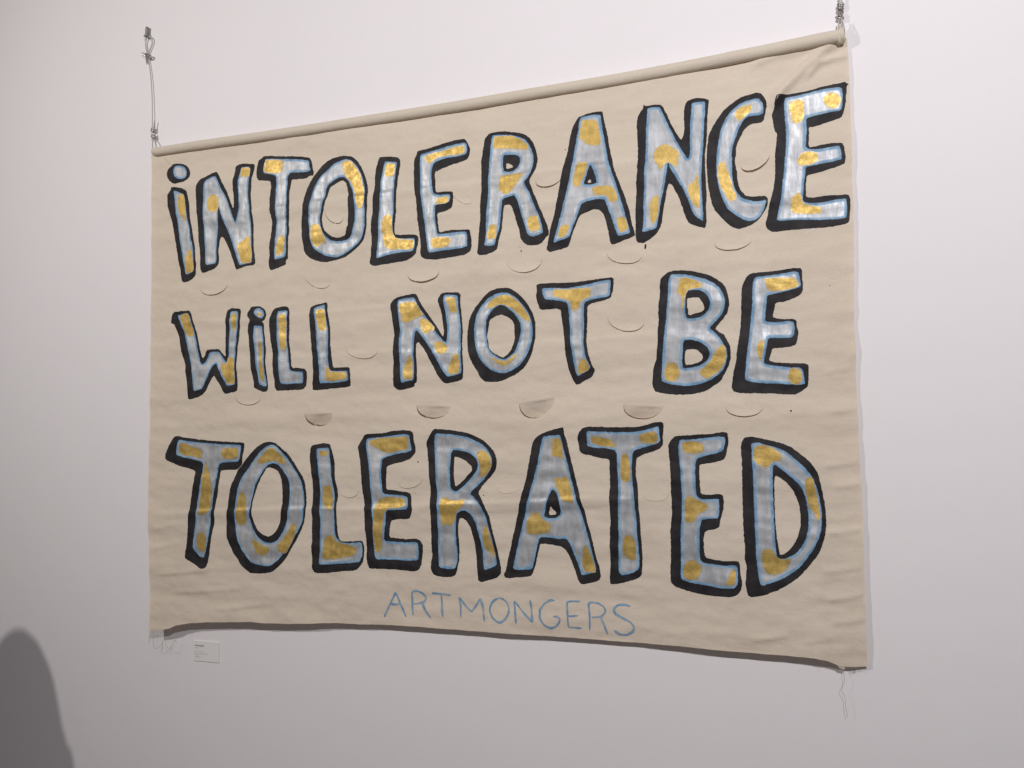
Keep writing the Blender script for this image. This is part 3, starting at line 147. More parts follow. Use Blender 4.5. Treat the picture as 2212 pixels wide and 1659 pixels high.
  ['-3405,17741 -3212,17777 -2949,17755 -2790,17680 -2779,17533 -2840,17429 -3044,17399 -3279,17407 -3395,17532', '-3336,16196 -3187,16264 -3043,16173 -2870,16088 -2699,16004 -2687,15888 -2848,15796 -2994,15733 -3057,15525 -3204,15476 -3366,15500 -3359,15781 -3354,16018', '-3405,14364 -3226,14491 -3052,14427 -2925,14303 -2913,14158 -3004,13978 -3180,13895 -3385,13911 -3447,14068', '-2171,14196 -2028,14290 -1990,14149 -2024,13860 -2124,13797 -2321,13829 -2232,13992']),
 ('D',
  [['-1703,17852 -1520,17886 -1299,17850 -997,17767 -726,17703 -458,17574 -248,17403 -39,17219 139,16966 187,16798 233,16573 278,16321 323,16042 340,15735 326,15429 270,15149 184,14897 73,14700 -119,14441 -338,14180 -556,14001 -775,13848 -1022,13721 -1353,13574 -1657,13527 -1724,13622 -1759,13876 -1739,14133 -1719,14363 -1770,14560 -1749,14847 -1770,15133 -1777,15420 -1782,15766 -1782,16141 -1779,16487 -1776,16835 -1776,17183 -1796,17503 -1782,17707', '-926,16849 -751,16745 -593,16605 -463,16423 -388,16226 -327,16002 -300,15749 -300,15524 -361,15269 -447,15069 -586,14867 -724,14749 -847,14701 -883,14883 -917,15136 -936,15447 -954,15788 -944,16158 -953,16529']],
  [['-1525,17706 -1357,17720 -1083,17647 -811,17574 -597,17460 -386,17275 -177,17077 -22,16881 103,16629 174,16348 218,16069 237,15790 228,15483 153,15175 27,14921 -139,14663 -332,14403 -550,14224 -796,14071 -1070,13943 -1346,13837 -1410,14009 -1444,14291 -1465,14574 -1472,14859 -1478,15144 -1485,15430 -1490,15773 -1496,16089 -1496,16434 -1492,16780 -1512,17098 -1518,17416', '-959,17130 -771,17016 -586,16847 -402,16679 -247,16483 -173,16258 -127,16006 -103,15726 -116,15474 -177,15192 -290,14964 -455,14761 -673,14639 -904,14577 -939,14796 -959,15078 -964,15390 -975,15702 -974,16043 -979,16386 -983,16757']],
  ['-1415,17633 -1220,17676 -1029,17618 -840,17517 -709,17331 -739,17217 -957,17201 -1042,17100 -1128,16985 -1236,17070 -1400,17127 -1493,17300 -1460,17503', '-188,16681 -50,16838 54,16769 88,16572 133,16320 178,16040 210,15789 178,15588 102,15676 27,15842 -76,15951 -122,16175 -169,16399', '-1294,14809 -1155,14872 -1020,14835 -944,14626 -783,14577 -552,14658 -596,14502 -681,14330 -847,14195 -1038,14137 -1200,14176 -1279,14328 -1342,14523']),
]
STROKES = [(0.00685, ['-12931,12181 -12799,12440 -12646,12739 -12522,12977 -12383,12717 -12252,12458 -12144,12236', '-12721,12618 -12536,12611 -12339,12636']), (0.00644, ['-11897,12311 -11927,12632 -11939,12975 -11917,13052 -11753,13081 -11560,13017 -11445,12892 -11497,12756 -11711,12685 -11883,12666', '-11574,12694 -11456,12475 -11287,12268']), (0.00685, ['-11241,13037 -10903,13039 -10590,13013', '-10924,13000 -10897,12701 -10865,12328']), (0.00604, ['-10255,12335 -10248,12670 -10312,12982 -10116,12753 -9893,12553 -9728,12779 -9593,12991 -9514,12719 -9469,12299']), (0.00604, ['-8982,13030 -9142,12964 -9264,12810 -9298,12624 -9208,12428 -9049,12312 -8930,12303 -8791,12404 -8678,12594 -8668,12758 -8745,12935 -8883,13018 -8982,13030']), (0.00604, ['-8439,12302 -8462,12645 -8501,12987 -8240,12696 -7917,12393 -7940,12715 -7989,13044']), (0.00604, ['-7224,13066 -7355,13076 -7547,12957 -7683,12768 -7686,12517 -7556,12329 -7368,12246 -7198,12301 -7083,12451 -7062,12577 -7174,12616 -7268,12602']), (0.00524, ['-6441,13086 -6681,13082 -6845,13054 -6829,12682 -6813,12321 -6546,12319 -6399,12323', '-6819,12647 -6651,12658 -6503,12686']), (0.00564, ['-6170,12269 -6156,12622 -6196,13042 -6147,13087 -5911,13077 -5732,12983 -5680,12847 -5810,12698 -6093,12661', '-5828,12672 -5735,12476 -5639,12210']), (0.00644, ['-4958,13046 -5118,13086 -5316,13064 -5452,12949 -5412,12812 -5197,12708 -4949,12608 -4845,12479 -4901,12336 -5082,12227 -5297,12231 -5447,12340'])]
OUTLINE = '-22680,28447 -22685,26595 -22673,23529 -22645,20491 -22642,18685 -22648,16298 -22561,14530 -22443,13074 -22344,11061 -22099,11076 -21770,11124 -21496,11197 -21251,11313 -20726,11423 -19940,11524 -18804,11608 -18019,11679 -17431,11682 -16527,11721 -15673,11793 -14835,11864 -14210,11880 -13803,11882 -13490,11904 -12695,11947 -11907,11967 -10743,11968 -9629,11979 -8536,11991 -7153,12010 -6053,12023 -5450,12023 -4529,12042 -3443,12056 -2389,12042 -1037,12055 -64,12058 256,12014 443,11926 562,11878 879,11870 1235,11896 1222,12713 1235,13766 1232,14613 1229,15782 1229,16744 1203,17173 1203,18141 1183,19114 1201,20199 1182,20744 1239,22930 1262,24029 1248,24583 1271,25688 1265,26802 1258,27920 1237,28575 807,28604 -997,28510 -3076,28418 -5309,28376 -7685,28375 -9738,28364 -11914,28372 -14226,28395 -16687,28420 -19257,28469 -20746,28498 -22212,28511'
ROD = '-22592,28589 -22183,28535 -20718,28522 -19231,28493 -16665,28444 -14207,28419 -11898,28396 -9724,28387 -7674,28398 -5301,28399 -3071,28439 -993,28514 804,28589 1151,28592'
FLAPS = [('-15146,25555 -14769,25098 -14417,25298', 0.0028, 0), ('-10353,25563 -10022,25264 -9748,25338', 0.0011, 0), ('-7595,25746 -7337,25450 -6813,25677', 0.0042, 0), ('-1579,25508 -1291,25208 -815,25611', 0.0056, 0), ('-20384,23380 -19860,23003 -19177,23366', 0.0035, 0), ('-15927,23368 -15437,22955 -14968,23116', 0.0021, 0), ('-12035,23154 -11434,22843 -10894,23197', 0.0056, 0), ('-8592,23309 -7996,22906 -7463,23315', 0.0011, 0), ('-5446,23291 -4964,22924 -4418,23118', 0.0028, 0), ('-2343,23337 -1950,23049 -1368,23298', 0.0035, 0), ('-14338,20906 -13717,20487 -13118,20785', 0.0021, 0), ('-5458,21390 -4919,20934 -4386,21232', 0.0028, 0), ('-18836,19407 -18343,19053 -17759,19325', 0.0028, 0), ('-15935,18731 -15384,18297 -14844,18768', 0.0042, 1), ('-11734,18953 -11196,18489 -10537,18904', 0.0042, 1), ('-8252,18948 -7739,18468 -7117,19114', 0.0021, 1), ('-5034,18841 -4552,18389 -3897,18766', 0.0028, 1), ('-2155,18733 -1748,18409 -1182,18658', 0.0035, 0), ('-14618,16279 -14260,15950 -13861,16211', 0.0011, 0), ('-12403,16497 -12022,16282 -11526,16600', 0.0017, 0), ('-8992,16346 -8712,16189 -8247,16358', 0.0008, 0), ('-4549,16234 -4141,16058 -3788,16285', 0.0008, 0)]
CREASES = [('-22549,15162 -20447,15333 -15831,15538 -13496,15596 -11143,15784 -8004,15933 -6348,16077 -3027,16108', 0.0024, 0.008, 0.026), ('-11146,15451 -8009,15614 -6354,15742 -5374,15803', -0.0012, 0.01, 0.02), ('-21522,25742 -17716,25855 -12994,25901 -9629,25872 -7329,25941 -4684,25907 -1681,25810', 0.0019, 0.01, 0.024), ('-17715,24756 -12424,24972 -7739,24978 -4704,24952', 0.0014, 0.01, 0.024), ('-16684,20561 -13028,20674 -10112,20550 -7674,20721 -5767,20741 -4075,20837 -739,20503', 0.0018, 0.01, 0.026), ('-22056,21974 -20705,22124 -18052,22004 -14572,22123 -10518,22203', 0.0013, 0.008, 0.018), ('1133,28525 569,28260 12,27793 -467,27364 -781,26870', 0.008, 0.016, 0.014), ('1051,28517 376,28428 -525,28385 -1400,28180', 0.0045, 0.018, 0.012), ('1252,28056 935,28063 520,27984 89,27542', 0.0045, 0.011, 0.008), ('-22043,28333 -21805,28073 -21631,27883', 0.0015, 0.004, 0.004), ('449,18498 875,18546 1297,18625', 0.0012, 0.012, 0.008), ('306,17085 762,17140 1214,17227', 0.0016, 0.012, 0.008), ('491,16512 845,16569 1197,16658', 0.0012, 0.012, 0.008), ('304,15315 774,15378 1239,15473', 0.0022, 0.012, 0.008), ('123,14304 678,14373 1228,14475', 0.0018, 0.012, 0.008), ('252,13574 741,13642 1225,13745', 0.0018, 0.012, 0.008), ('335,12963 787,13031 1235,13134', 0.0016, 0.012, 0.008), ('379,19595 777,19637 1171,19711', 0.001, 0.012, 0.008), ('589,19807 869,19852 1147,19929', 0.0008, 0.012, 0.008), ('-337,12446 71,12532 475,12630', 0.0016, 0.012, 0.008), ('-1692,12386 -1162,12484 -639,12612', 0.0018, 0.012, 0.008), ('-22374,13980 -21762,14075 -21149,14213', 0.0016, 0.012, 0.008), ('-22333,13036 -21006,13170 -19678,13353', 0.0018, 0.012, 0.008), ('-22400,14637 -21874,14726 -21353,14857', 0.0012, 0.012, 0.008), ('-21807,12411 -20011,12587 -18270,12803', 0.0016, 0.012, 0.008), ('-19636,11979 -18423,12131 -17246,12320', 0.0018, 0.012, 0.008)]
HOOK_L = [(-2.3045, -0.0, 3.342), (-2.3043, -0.0, 3.3087)]
LOOP_L = [(-2.3029, -0.007, 3.2422), (-2.311, -0.007, 3.2657), (-2.3135, -0.007, 3.2867), (-2.3092, -0.01, 3.3003), (-2.3052, -0.011, 3.3055), (-2.2933, -0.011, 3.3064), (-2.2833, -0.011, 3.2983), (-2.2803, -0.008, 3.2849), (-2.2832, -0.007, 3.2765), (-2.2921, -0.007, 3.2591), (-2.3009, -0.007, 3.2418)]
KNOT_L1 = [(-2.3049, -0.007, 3.2441), (-2.3138, -0.012, 3.2435), (-2.3228, -0.013, 3.2462), (-2.3208, -0.011, 3.2404), (-2.3088, -0.007, 3.2322), (-2.2899, -0.01, 3.2213), (-2.2799, -0.012, 3.2234), (-2.2859, -0.012, 3.2307), (-2.2998, -0.012, 3.23), (-2.3098, -0.008, 3.2287), (-2.3087, -0.007, 3.2195), (-2.3067, -0.007, 3.2066)]
LINE_L = [(-2.3019, -0.008, 3.2384), (-2.2988, -0.007, 3.2194), (-2.2906, -0.007, 3.1723), (-2.2833, -0.008, 3.1174), (-2.2784, -0.009, 3.0411), (-2.2767, -0.01, 2.989), (-2.2765, -0.011, 2.9543)]
LINE_L2 = [(-2.2948, -0.013, 3.2256), (-2.2836, -0.014, 3.173), (-2.2744, -0.015, 3.1132), (-2.2612, -0.02, 3.0344), (-2.2548, -0.023, 2.9812), (-2.2528, -0.026, 2.9458)]
TAIL_L = [(-2.2676, -0.013, 2.9462), (-2.2647, -0.014, 2.9625), (-2.2609, -0.015, 2.9787)]
KNOT_L2 = [(-2.2715, -0.012, 2.9455), (-2.2685, -0.013, 2.9199)]
LEG_L = [(-2.2714, -0.013, 2.9125), (-2.2713, -0.014, 2.8997), (-2.2682, -0.018, 2.8763)]
LEG_L2 = [(-2.2655, -0.013, 2.9117), (-2.2556, -0.017, 2.8966), (-2.2387, -0.028, 2.8692)]
LEG_L3 = [(-2.2526, -0.028, 2.905), (-2.2486, -0.03, 2.8915), (-2.2426, -0.034, 2.8724)]
KNOT_R = [(0.11, -0.011, 2.9461), (0.1081, -0.012, 2.9196)]
LINE_R = [(0.1074, -0.018, 2.9428), (0.1082, -0.017, 2.9612), (0.1073, -0.013, 3.0313), (0.1062, -0.015, 3.0985)]
LINE_R2 = [(0.1127, -0.018, 2.9418), (0.1128, -0.016, 2.9608), (0.1111, -0.018, 3.0278), (0.1083, -0.013, 3.0991)]
HOOK_R = [(0.1079, 0, 3.1408), (0.1069, 0, 3.1067)]
LEG_R = [(0.1051, -0.028, 2.9047), (0.1031, -0.03, 2.8907), (0.1013, -0.036, 2.866)]
LEG_R2 = [(0.1102, -0.028, 2.9038), (0.1113, -0.028, 2.8901), (0.1117, -0.03, 2.8712)]
LEG_R3 = [(0.1112, -0.028, 2.9036), (0.1138, -0.03, 2.891), (0.1169, -0.036, 2.8675)]
LABEL = [(-2.0827, -0.0, 1.0697), (-1.9722, 0, 1.0746), (-1.9704, 0, 1.0035), (-2.0871, 0, 0.9985)]
THREADS = [[(-2.243, -0.03, 1.0922), (-2.2429, -0.03, 1.0585), (-2.2376, -0.03, 1.0411), (-2.2274, -0.03, 1.0371), (-2.207, -0.03, 1.0517), (-2.1968, -0.03, 1.0643)], [(-2.1943, -0.03, 1.0724), (-2.1867, -0.03, 1.0632), (-2.1765, -0.03, 1.0464), (-2.1663, -0.03, 1.0414), (-2.1538, -0.03, 1.0542), (-2.1508, -0.03, 1.0721)], [(-2.1969, -0.03, 1.0761), (-2.2006, -0.03, 1.0463), (-2.2018, -0.03, 1.0304)], [(-2.256, -0.03, 1.0991), (-2.2597, -0.03, 1.075), (-2.2614, -0.03, 1.055)], [(-2.26, -0.03, 1.1187), (-2.2664, -0.03, 1.1142), (-2.2677, -0.03, 1.1161)], [(-2.256, -0.03, 1.0991), (-2.265, -0.03, 1.0984)], [(-2.1638, -0.03, 1.0475), (-2.1537, -0.03, 1.0366)], [(-2.1463, -0.03, 1.0764), (-2.1337, -0.03, 1.0657)], [(0.0642, -0.02, 1.179), (0.064, -0.02, 1.1713), (0.066, -0.02, 1.1467), (0.0574, -0.02, 1.1286), (0.0589, -0.02, 1.1211), (0.0657, -0.02, 1.1066), (0.0665, -0.02, 1.0876), (0.0704, -0.02, 1.0557)]]
DEPX = [-2.258, -2.138, -1.6672, -1.2711, -0.8578, -0.5432, -0.3114, 0.0075, 0.0675, 0.1253]
DEPD = [0.056, 0.047, 0.046, 0.034, 0.032, 0.024, 0.037, 0.042, 0.028, 0.017]
ZTOP, ZBOT, LX, RX = (2.8447, 1.0992, -2.2551, 0.1233)
CAM_LOC = (0.0, -2.300, 1.850)
SPOTS = [(-0.8119, 2.3585, 0.0021), (-0.8157, 2.3703, 0.001), (-0.6669, 2.6548, 0.0014), (-1.1696, 1.7134, 0.0021), (-0.9454, 1.6125, 0.0015), (-1.1818, 1.6143, 0.0011), (-0.0466, 1.8568, 0.0021), (-0.9249, 2.5167, 0.001), (-0.9368, 1.2417, 0.001), (-0.7872, 1.2293, 0.0008), (-0.0919, 2.8589, 0.0021), (0.061, 2.1908, 0.001), (-1.7594, 1.2912, 0.0008), (-1.0565, 1.3686, 0.001)]
DRIP = '-4315,23468 -4280,23441 -4282,23357 -4307,23300 -4336,23314 -4340,23398'
def P(s):
    return np.array([tuple(map(float, q.split(','))) for q in s.split()])*1e-4

# ------------------------------------------------------------------ noise and the shape of the hanging cloth
PERM = RNG.permutation(512)
GR = RNG.normal(size=(512, 2)); GR /= np.linalg.norm(GR, axis=1)[:, None]
def noise(x, y, seed=0):
    x = np.asarray(x, float)+seed*17.3; y = np.asarray(y, float)+seed*9.7
    xi = np.floor(x).astype(int); yi = np.floor(y).astype(int); fx = x-xi; fy = y-yi
    u = fx**3*(fx*(fx*6-15)+10); v = fy**3*(fy*(fy*6-15)+10)
    def g(i, j):
        h = GR[PERM[(PERM[(xi+i) % 512]+yi+j) % 512]]
        return h[..., 0]*(fx-i)+h[..., 1]*(fy-j)
    return (g(0, 0)*(1-u)+g(1, 0)*u)*(1-v)+(g(0, 1)*(1-u)+g(1, 1)*u)*v
def dep(x, z):
    t = np.clip((ZTOP-z)/(ZTOP-ZBOT), 0, 1); db = np.interp(x, DEPX, DEPD)
    top = np.interp(x, [LX, RX-.4, RX], [.020, .020, .011]); bot = np.interp(x, [LX, RX-.4, RX], [.024, .024, .010]); e = t**3
    return (top*(1-t)+bot*t)*(1-e)+db*e
CR_ = [(P(c), a, u, d) for c, a, u, d in CREASES]
def wrinkle(x, z):
    h = .0052*noise(x/.55, z/.085, 1)+.0030*noise(x/.2, z/.045, 2)+.0013*noise(x/.06, z/.026, 3)+.0007*noise(x/.028+z/.06, z/.022, 8)+.0022*(.22-np.minimum(np.abs(noise(x/.16+z/.3, z/.13, 9)), .22))
    low = np.clip((1.55-z)/.35, 0, 1)
    h += low*(.0042*noise(x/.14+z/.2, z/.08, 4)+.0016*noise(x/.05-z/.09, z/.035, 5))
    edge = np.exp(-np.abs(x-RX)/.13)+.6*np.exp(-np.abs(x-LX)/.11)
    h += edge*np.clip((2.3-z)/.5, 0, 1)*(.0036*noise(x/.18, z/.042, 6))
    for pl, a, wu, wd in CR_:
        best = np.full(x.shape, 1e9); sg = np.zeros(x.shape); tt = np.zeros(x.shape)
        n = len(pl)-1
        for i in range(n):
            p, q = pl[i], pl[i+1]; d = q-p; L = np.hypot(*d)
            t = np.clip(((x-p[0])*d[0]+(z-p[1])*d[1])/L**2, 0, 1)
            ex = x-(p[0]+t*d[0]); ez = z-(p[1]+t*d[1]); dd = np.hypot(ex, ez)
            m = dd < best; best = np.where(m, dd, best)
            nx, nz = (-d[1], d[0]) if d[0] > 0 else (d[1], -d[0])
            sg = np.where(m, np.sign(ex*nx+ez*nz), sg); tt = np.where(m, (i+t)/n, tt)
        w = np.where(sg > 0, wu, wd)
        h += 1.7*a*np.exp(-(best/w)**2)*np.clip(np.sin(np.pi*np.clip(tt, .02, .98))*2.2, 0, 1)
    return h*np.clip((ZTOP+.6-z)*6, 0, 1)
GS = .003; GX0 = LX-.05; GZ0 = ZBOT-.12
gx_ = np.arange(GX0, RX+.06, GS); gz_ = np.arange(GZ0, ZTOP+.22, GS)
XX, ZZ = np.meshgrid(gx_, gz_); YY = -(dep(XX, ZZ)+wrinkle(XX, ZZ)); DZ, DX = np.gradient(YY, GS)
def samp(A, x, z):
    u = np.clip((np.asarray(x)-GX0)/GS, 0, len(gx_)-1.001); v = np.clip((np.asarray(z)-GZ0)/GS, 0, len(gz_)-1.001)
    i = u.astype(int); j = v.astype(int); fu = u-i; fv = v-j
    return (A[j, i]*(1-fu)+A[j, i+1]*fu)*(1-fv)+(A[j+1, i]*(1-fu)+A[j+1, i+1]*fu)*fv
def surf(x, z): return samp(YY, x, z)
def snorm(x, z, extra=None):
    gx, gz = samp(DX, x, z), samp(DZ, x, z)
    if extra is not None: gx = gx+extra[0]; gz = gz+extra[1]
    n = np.c_[gx, -np.ones(len(gx)), gz]; return n/np.linalg.norm(n, axis=1)[:, None]

# ------------------------------------------------------------------ mesh helpers
def inside(pts, loops):
    c = np.zeros(len(pts), bool)
    for lp in loops:
        a = lp; b = np.roll(lp, -1, 0)
        for (x1, y1), (x2, y2) in zip(a, b):
            if y1 == y2: continue
            m = ((y1 > pts[:, 1]) != (y2 > pts[:, 1]))
            m &= pts[:, 0] < (x2-x1)*(pts[:, 1]-y1)/(y2-y1)+x1
            c ^= m
    return c
def segdist(pts, loops):
    best = np.full(len(pts), 1e9)
    for lp in loops:
        b = np.roll(lp, -1, 0)
        for p, q in zip(lp, b):
            d = q-p; L = d@d
            if L < 1e-14: continue
            t = np.clip(((pts-p)@d)/L, 0, 1)
            e = pts-p-t[:, None]*d; best = np.minimum(best, np.einsum('ij,ij->i', e, e))
    return np.sqrt(best)
def rough(lp, step, amp, seed, fray=0.):
    """resample a closed outline and give it the small unevenness of a brush or a cut edge"""
    out = []
    for p, q in zip(lp, np.roll(lp, -1, 0)):
        n = max(1, int(round(np.hypot(*(q-p))/step)))
        for i in range(n): out.append(p+(q-p)*i/n)
    o = np.array(out); t = np.roll(o, -1, 0)-np.roll(o, 1, 0); t /= np.linalg.norm(t, axis=1)[:, None]+1e-12
    nn = np.c_[t[:, 1], -t[:, 0]]
    k = noise(o[:, 0]/.011, o[:, 1]/.011, seed)*amp*1.6+noise(o[:, 0]/.035, o[:, 1]/.035, seed+3)*amp*1.4
    k += RNG.normal(size=len(o))*fray
    return o+nn*k[:, None]
def smooth_loop(lp, k=.18):
    q = np.roll(lp, -1, 0); a = lp+(q-lp)*k; b = q-(q-lp)*k
    return np.stack([a, b], 1).reshape(-1, 2)
def tri(loops, grid):
    """triangulate a region bounded by loops, with interior points on a grid; returns 2-D points, faces"""
    V = []; E = []
    for lp in loops:
        n = len(lp); k = len(V); V += [tuple(p) for p in lp]; E += [(k+i, k+(i+1) % n) for i in range(n)]
    A = np.concatenate(loops); lo = A.min(0); hi = A.max(0)
    gx, gz = np.meshgrid(np.arange(lo[0], hi[0], grid), np.arange(lo[1], hi[1], grid*.866))
    gx = gx+(np.arange(gx.shape[0]) % 2)[:, None]*grid/2
    G = np.c_[gx.ravel(), gz.ravel()]+RNG.uniform(-.08, .08, (gx.size, 2))*grid
    if len(G):
        G = G[inside(G, loops)]
        if len(G): G = G[segdist(G, loops) > grid*.45]
    V += [tuple(p) for p in G]
    v, _, fc, *_ = delaunay_2d_cdt([Vector(p) for p in V], E, [], 0, 1e-7)
    v = np.array([tuple(p) for p in v]); fc = np.array([t for t in fc if len(t) == 3])
    fc = fc[inside(v[fc].mean(1), loops)]
    a, b, c = v[fc[:, 0]], v[fc[:, 1]], v[fc[:, 2]]
    s = (b[:, 0]-a[:, 0])*(c[:, 1]-a[:, 1])-(b[:, 1]-a[:, 1])*(c[:, 0]-a[:, 0])
    fc = fc[np.abs(s) > 1e-12]; s = s[np.abs(s) > 1e-12]
    fc[s < 0] = fc[s < 0][:, ::-1]
    us = np.unique(fc); mp = np.full(len(v), -1); mp[us] = np.arange(len(us))
    return v[us], mp[fc]
def mesh(name, co, faces, mat, parent=None, smooth=True, org=None, attr=None, nrm=None, **props):
    me = bpy.data.meshes.new(name)
    co = np.asarray(co, float)
    if org is not None: co = co-np.array(org)
    me.from_pydata(co.tolist(), [], [list(map(int, t)) for t in faces]); 
    if smooth: me.polygons.foreach_set('use_smooth', [True]*len(me.polygons))
    if attr is not None:
        for k, vals in attr.items():
            at = me.attributes.new(k, 'FLOAT', 'POINT'); at.data.foreach_set('value', np.asarray(vals, float))
    me.update()
    if nrm is not None: me.normals_split_custom_set_from_vertices(nrm)
    if mat: me.materials.append(mat)
    o = bpy.data.objects.new(name, me); COL.objects.link(o); o.parent = parent
    for k, v in props.items(): o[k] = v
    return o
def tube_data(pts, rad, seg=8, samples=6, closed_caps=True, taper=None, wob=None):
    """a smooth round strand through the points"""
    p = np.array(pts, float)
    q = [p[0]]
    for i in range(len(p)-1):
        p0 = p[max(i-1, 0)]; p1 = p[i]; p2 = p[i+1]; p3 = p[min(i+2, len(p)-1)]
        for k in range(1, samples+1):
            t = k/samples
            q.append(.5*((2*p1)+(-p0+p2)*t+(2*p0-5*p1+4*p2-p3)*t*t+(-p0+3*p1-3*p2+p3)*t**3))
    q = np.array(q); n = len(q); tg = np.gradient(q, axis=0); tg /= np.linalg.norm(tg, axis=1)[:, None]+1e-12
    nrm = np.cross(tg[0], [0.13, 1, .21]); nrm /= np.linalg.norm(nrm)
    V = []; F = []
    for i in range(n):
        nrm = nrm-tg[i]*(nrm@tg[i]); nrm /= np.linalg.norm(nrm)+1e-12; bn = np.cross(tg[i], nrm)
        r = rad*(taper(i/(n-1)) if taper else 1)
        for k in range(seg):
            a = 2*math.pi*k/seg
            d = nrm*math.cos(a)+bn*math.sin(a)
            rr = r+(wob(q[i], d, i/(n-1)) if wob else 0)
            V.append(q[i]+d*rr)
    for i in range(n-1):
        for k in range(seg):
            a = i*seg+k; b = i*seg+(k+1) % seg
            F.append((a, b, b+seg, a+seg))
    if closed_caps:
        F.append(tuple(range(seg))[::-1]); F.append(tuple((n-1)*seg+k for k in range(seg)))
    return V, F
def join(parts):
    V = []; F = []
    for v, fcs in parts:
        k = len(V); V += list(v); F += [tuple(i+k for i in t) for t in fcs]
    return V, F
def box(x0, x1, y0, y1, z0, z1):
    V = [(x, y, z) for x in (x0, x1) for y in (y0, y1) for z in (z0, z1)]
    return V, [(0, 1, 3, 2), (4, 6, 7, 5), (0, 4, 5, 1), (2, 3, 7, 6), (0, 2, 6, 4), (1, 5, 7, 3)]
def empty(name, loc, label, cat, group=None):
    o = bpy.data.objects.new(name, None); COL.objects.link(o); o.location = loc; o.empty_display_size = .1
    o['label'] = label; o['category'] = cat
    if group: o['group'] = group
    return o

# ------------------------------------------------------------------ materials
class NT:
    def __init__(s, name):
        s.m = bpy.data.materials.new(name); s.m.use_nodes = True; s.t = s.m.node_tree; s.b = s.t.nodes['Principled BSDF']
    def n(s, typ, **kw):
        nd = s.t.nodes.new('ShaderNode'+typ)
        for k, v in kw.items():
            if k in nd.inputs: s.set(nd.inputs[k], v)
            else: setattr(nd, k, v)
        return nd
    def set(s, inp, v):
        if hasattr(v, 'is_output'): s.t.links.new(v, inp)
        else: inp.default_value = v
    def noise(s, scale, detail=3, rough_=.5, stretch=None, dist=0):
        c = s.n('TexCoord').outputs['Object']
        if stretch:
            mp = s.n('Mapping'); mp.inputs['Scale'].default_value = stretch; s.set(mp.inputs['Vector'], c); c = mp.outputs[0]
        nd = s.n('TexNoise'); s.set(nd.inputs['Vector'], c)
        nd.inputs['Scale'].default_value = scale; nd.inputs['Detail'].default_value = detail
        nd.inputs['Roughness'].default_value = rough_; nd.inputs['Distortion'].default_value = dist
        return nd.outputs['Fac']
    def math(s, op, a, b=0., c=None):
        nd = s.n('Math', operation=op); s.set(nd.inputs[0], a); s.set(nd.inputs[1], b)
        if c is not None: s.set(nd.inputs[2], c)
        return nd.outputs[0]
    def mr(s, v, a, b, c=0., d=1., smooth=True):
        nd = s.n('MapRange'); nd.interpolation_type = 'SMOOTHSTEP' if smooth else 'LINEAR'
        s.set(nd.inputs[0], v); s.set(nd.inputs[1], a); s.set(nd.inputs[2], b); s.set(nd.inputs[3], c); s.set(nd.inputs[4], d)
        return nd.outputs[0]
    def mix(s, fac, a, b):
        nd = s.n('Mix', data_type='RGBA'); s.set(nd.inputs[0], fac)
        for i, v in ((6, a), (7, b)):
            if hasattr(v, 'is_output'): s.t.links.new(v, nd.inputs[i])
            else: nd.inputs[i].default_value = (*v, 1)
        return nd.outputs[2]
    def bump(s, h, strength, dist, prev=None):
        nd = s.n('Bump'); nd.inputs['Strength'].default_value = strength; nd.inputs['Distance'].default_value = dist
        s.set(nd.inputs['Height'], h)
        if prev is not None: s.set(nd.inputs['Normal'], prev)
        return nd.outputs[0]
    def out(s, col=None, rough_=None, metal=None, normal=None, spec=None):
        b = s.b.inputs
        if col is not None:
            if hasattr(col, 'is_output'): s.t.links.new(col, b['Base Color'])
            else: b['Base Color'].default_value = (*col, 1)
        if rough_ is not None: s.set(b['Roughness'], rough_)
        if metal is not None: s.set(b['Metallic'], metal)
        if normal is not None: s.set(b['Normal'], normal)
        if spec is not None: s.set(b['Specular IOR Level'], spec)
        return s.m
def weave(q):
    a = q.noise(900, 1, .5, (1, 1, .12)); b = q.noise(900, 1, .5, (.12, 1, 1))
    return q.math('ADD', a, b)
q = NT('painted_wall')
c = q.mix(q.noise(2.2, 4, .6), (.775, .760, .780), (.795, .78, .802))
c = q.mix(q.mr(q.noise(11, 2, .5), .35, .65), c, (.79, .768, .795))
nb = q.bump(q.noise(420, 3, .6), .10, .001, q.bump(q.noise(7, 3, .5), .12, .01))
c = q.mix(q.math('MULTIPLY', q.mr(q.noise(38, 2, .6), .45, .75), .22), c, (.755, .745, .75))
M_WALL = q.out(c, .65, 0., nb, .25)
q = NT('gallery_floor')
M_FLOOR = q.out(q.mix(q.noise(3, 4), (.20, .19, .18), (.25, .24, .22)), .5, 0., q.bump(q.noise(60, 3), .1, .002))
def cloth_mat(name, a, b, dirt):
    q = NT(name)
    c = q.mix(q.mr(q.noise(3.0, 5, .6, (1, 1, 2.2)), .3, .7), a, b)
    c = q.mix(q.math('MULTIPLY', q.mr(q.noise(9, 4, .65, (1, 1, 1.6)), .50, .78), .28), c, dirt)
    c = q.mix(q.math('MULTIPLY', q.mr(q.noise(240, 2, .5), .60, .78), .12), c, (.33, .28, .21))
    c = q.mix(q.math('MULTIPLY', q.mr(q.noise(150, 4, .7), .42, .70), .17), c, tuple(v*.88 for v in dirt))
    nb = q.bump(q.noise(26, 4, .6, (1, 1, 2.)), .42, .0022, q.bump(weave(q), .42, .0006))
    nb = q.bump(q.noise(11, 3, .55, (1, 1, 2.6)), .30, .006, nb)
    q.out(c, .92, 0., nb, .12)
    tr = q.n('BsdfTranslucent'); tr.inputs[0].default_value = (.74, .48, .27, 1); q.set(tr.inputs['Normal'], nb)
    mx = q.n('MixShader'); mx.inputs[0].default_value = .17; q.set(mx.inputs[1], q.b.outputs[0]); q.set(mx.inputs[2], tr.outputs[0])
    q.t.links.new(mx.outputs[0], q.t.nodes['Material Output'].inputs[0])
    return q.m
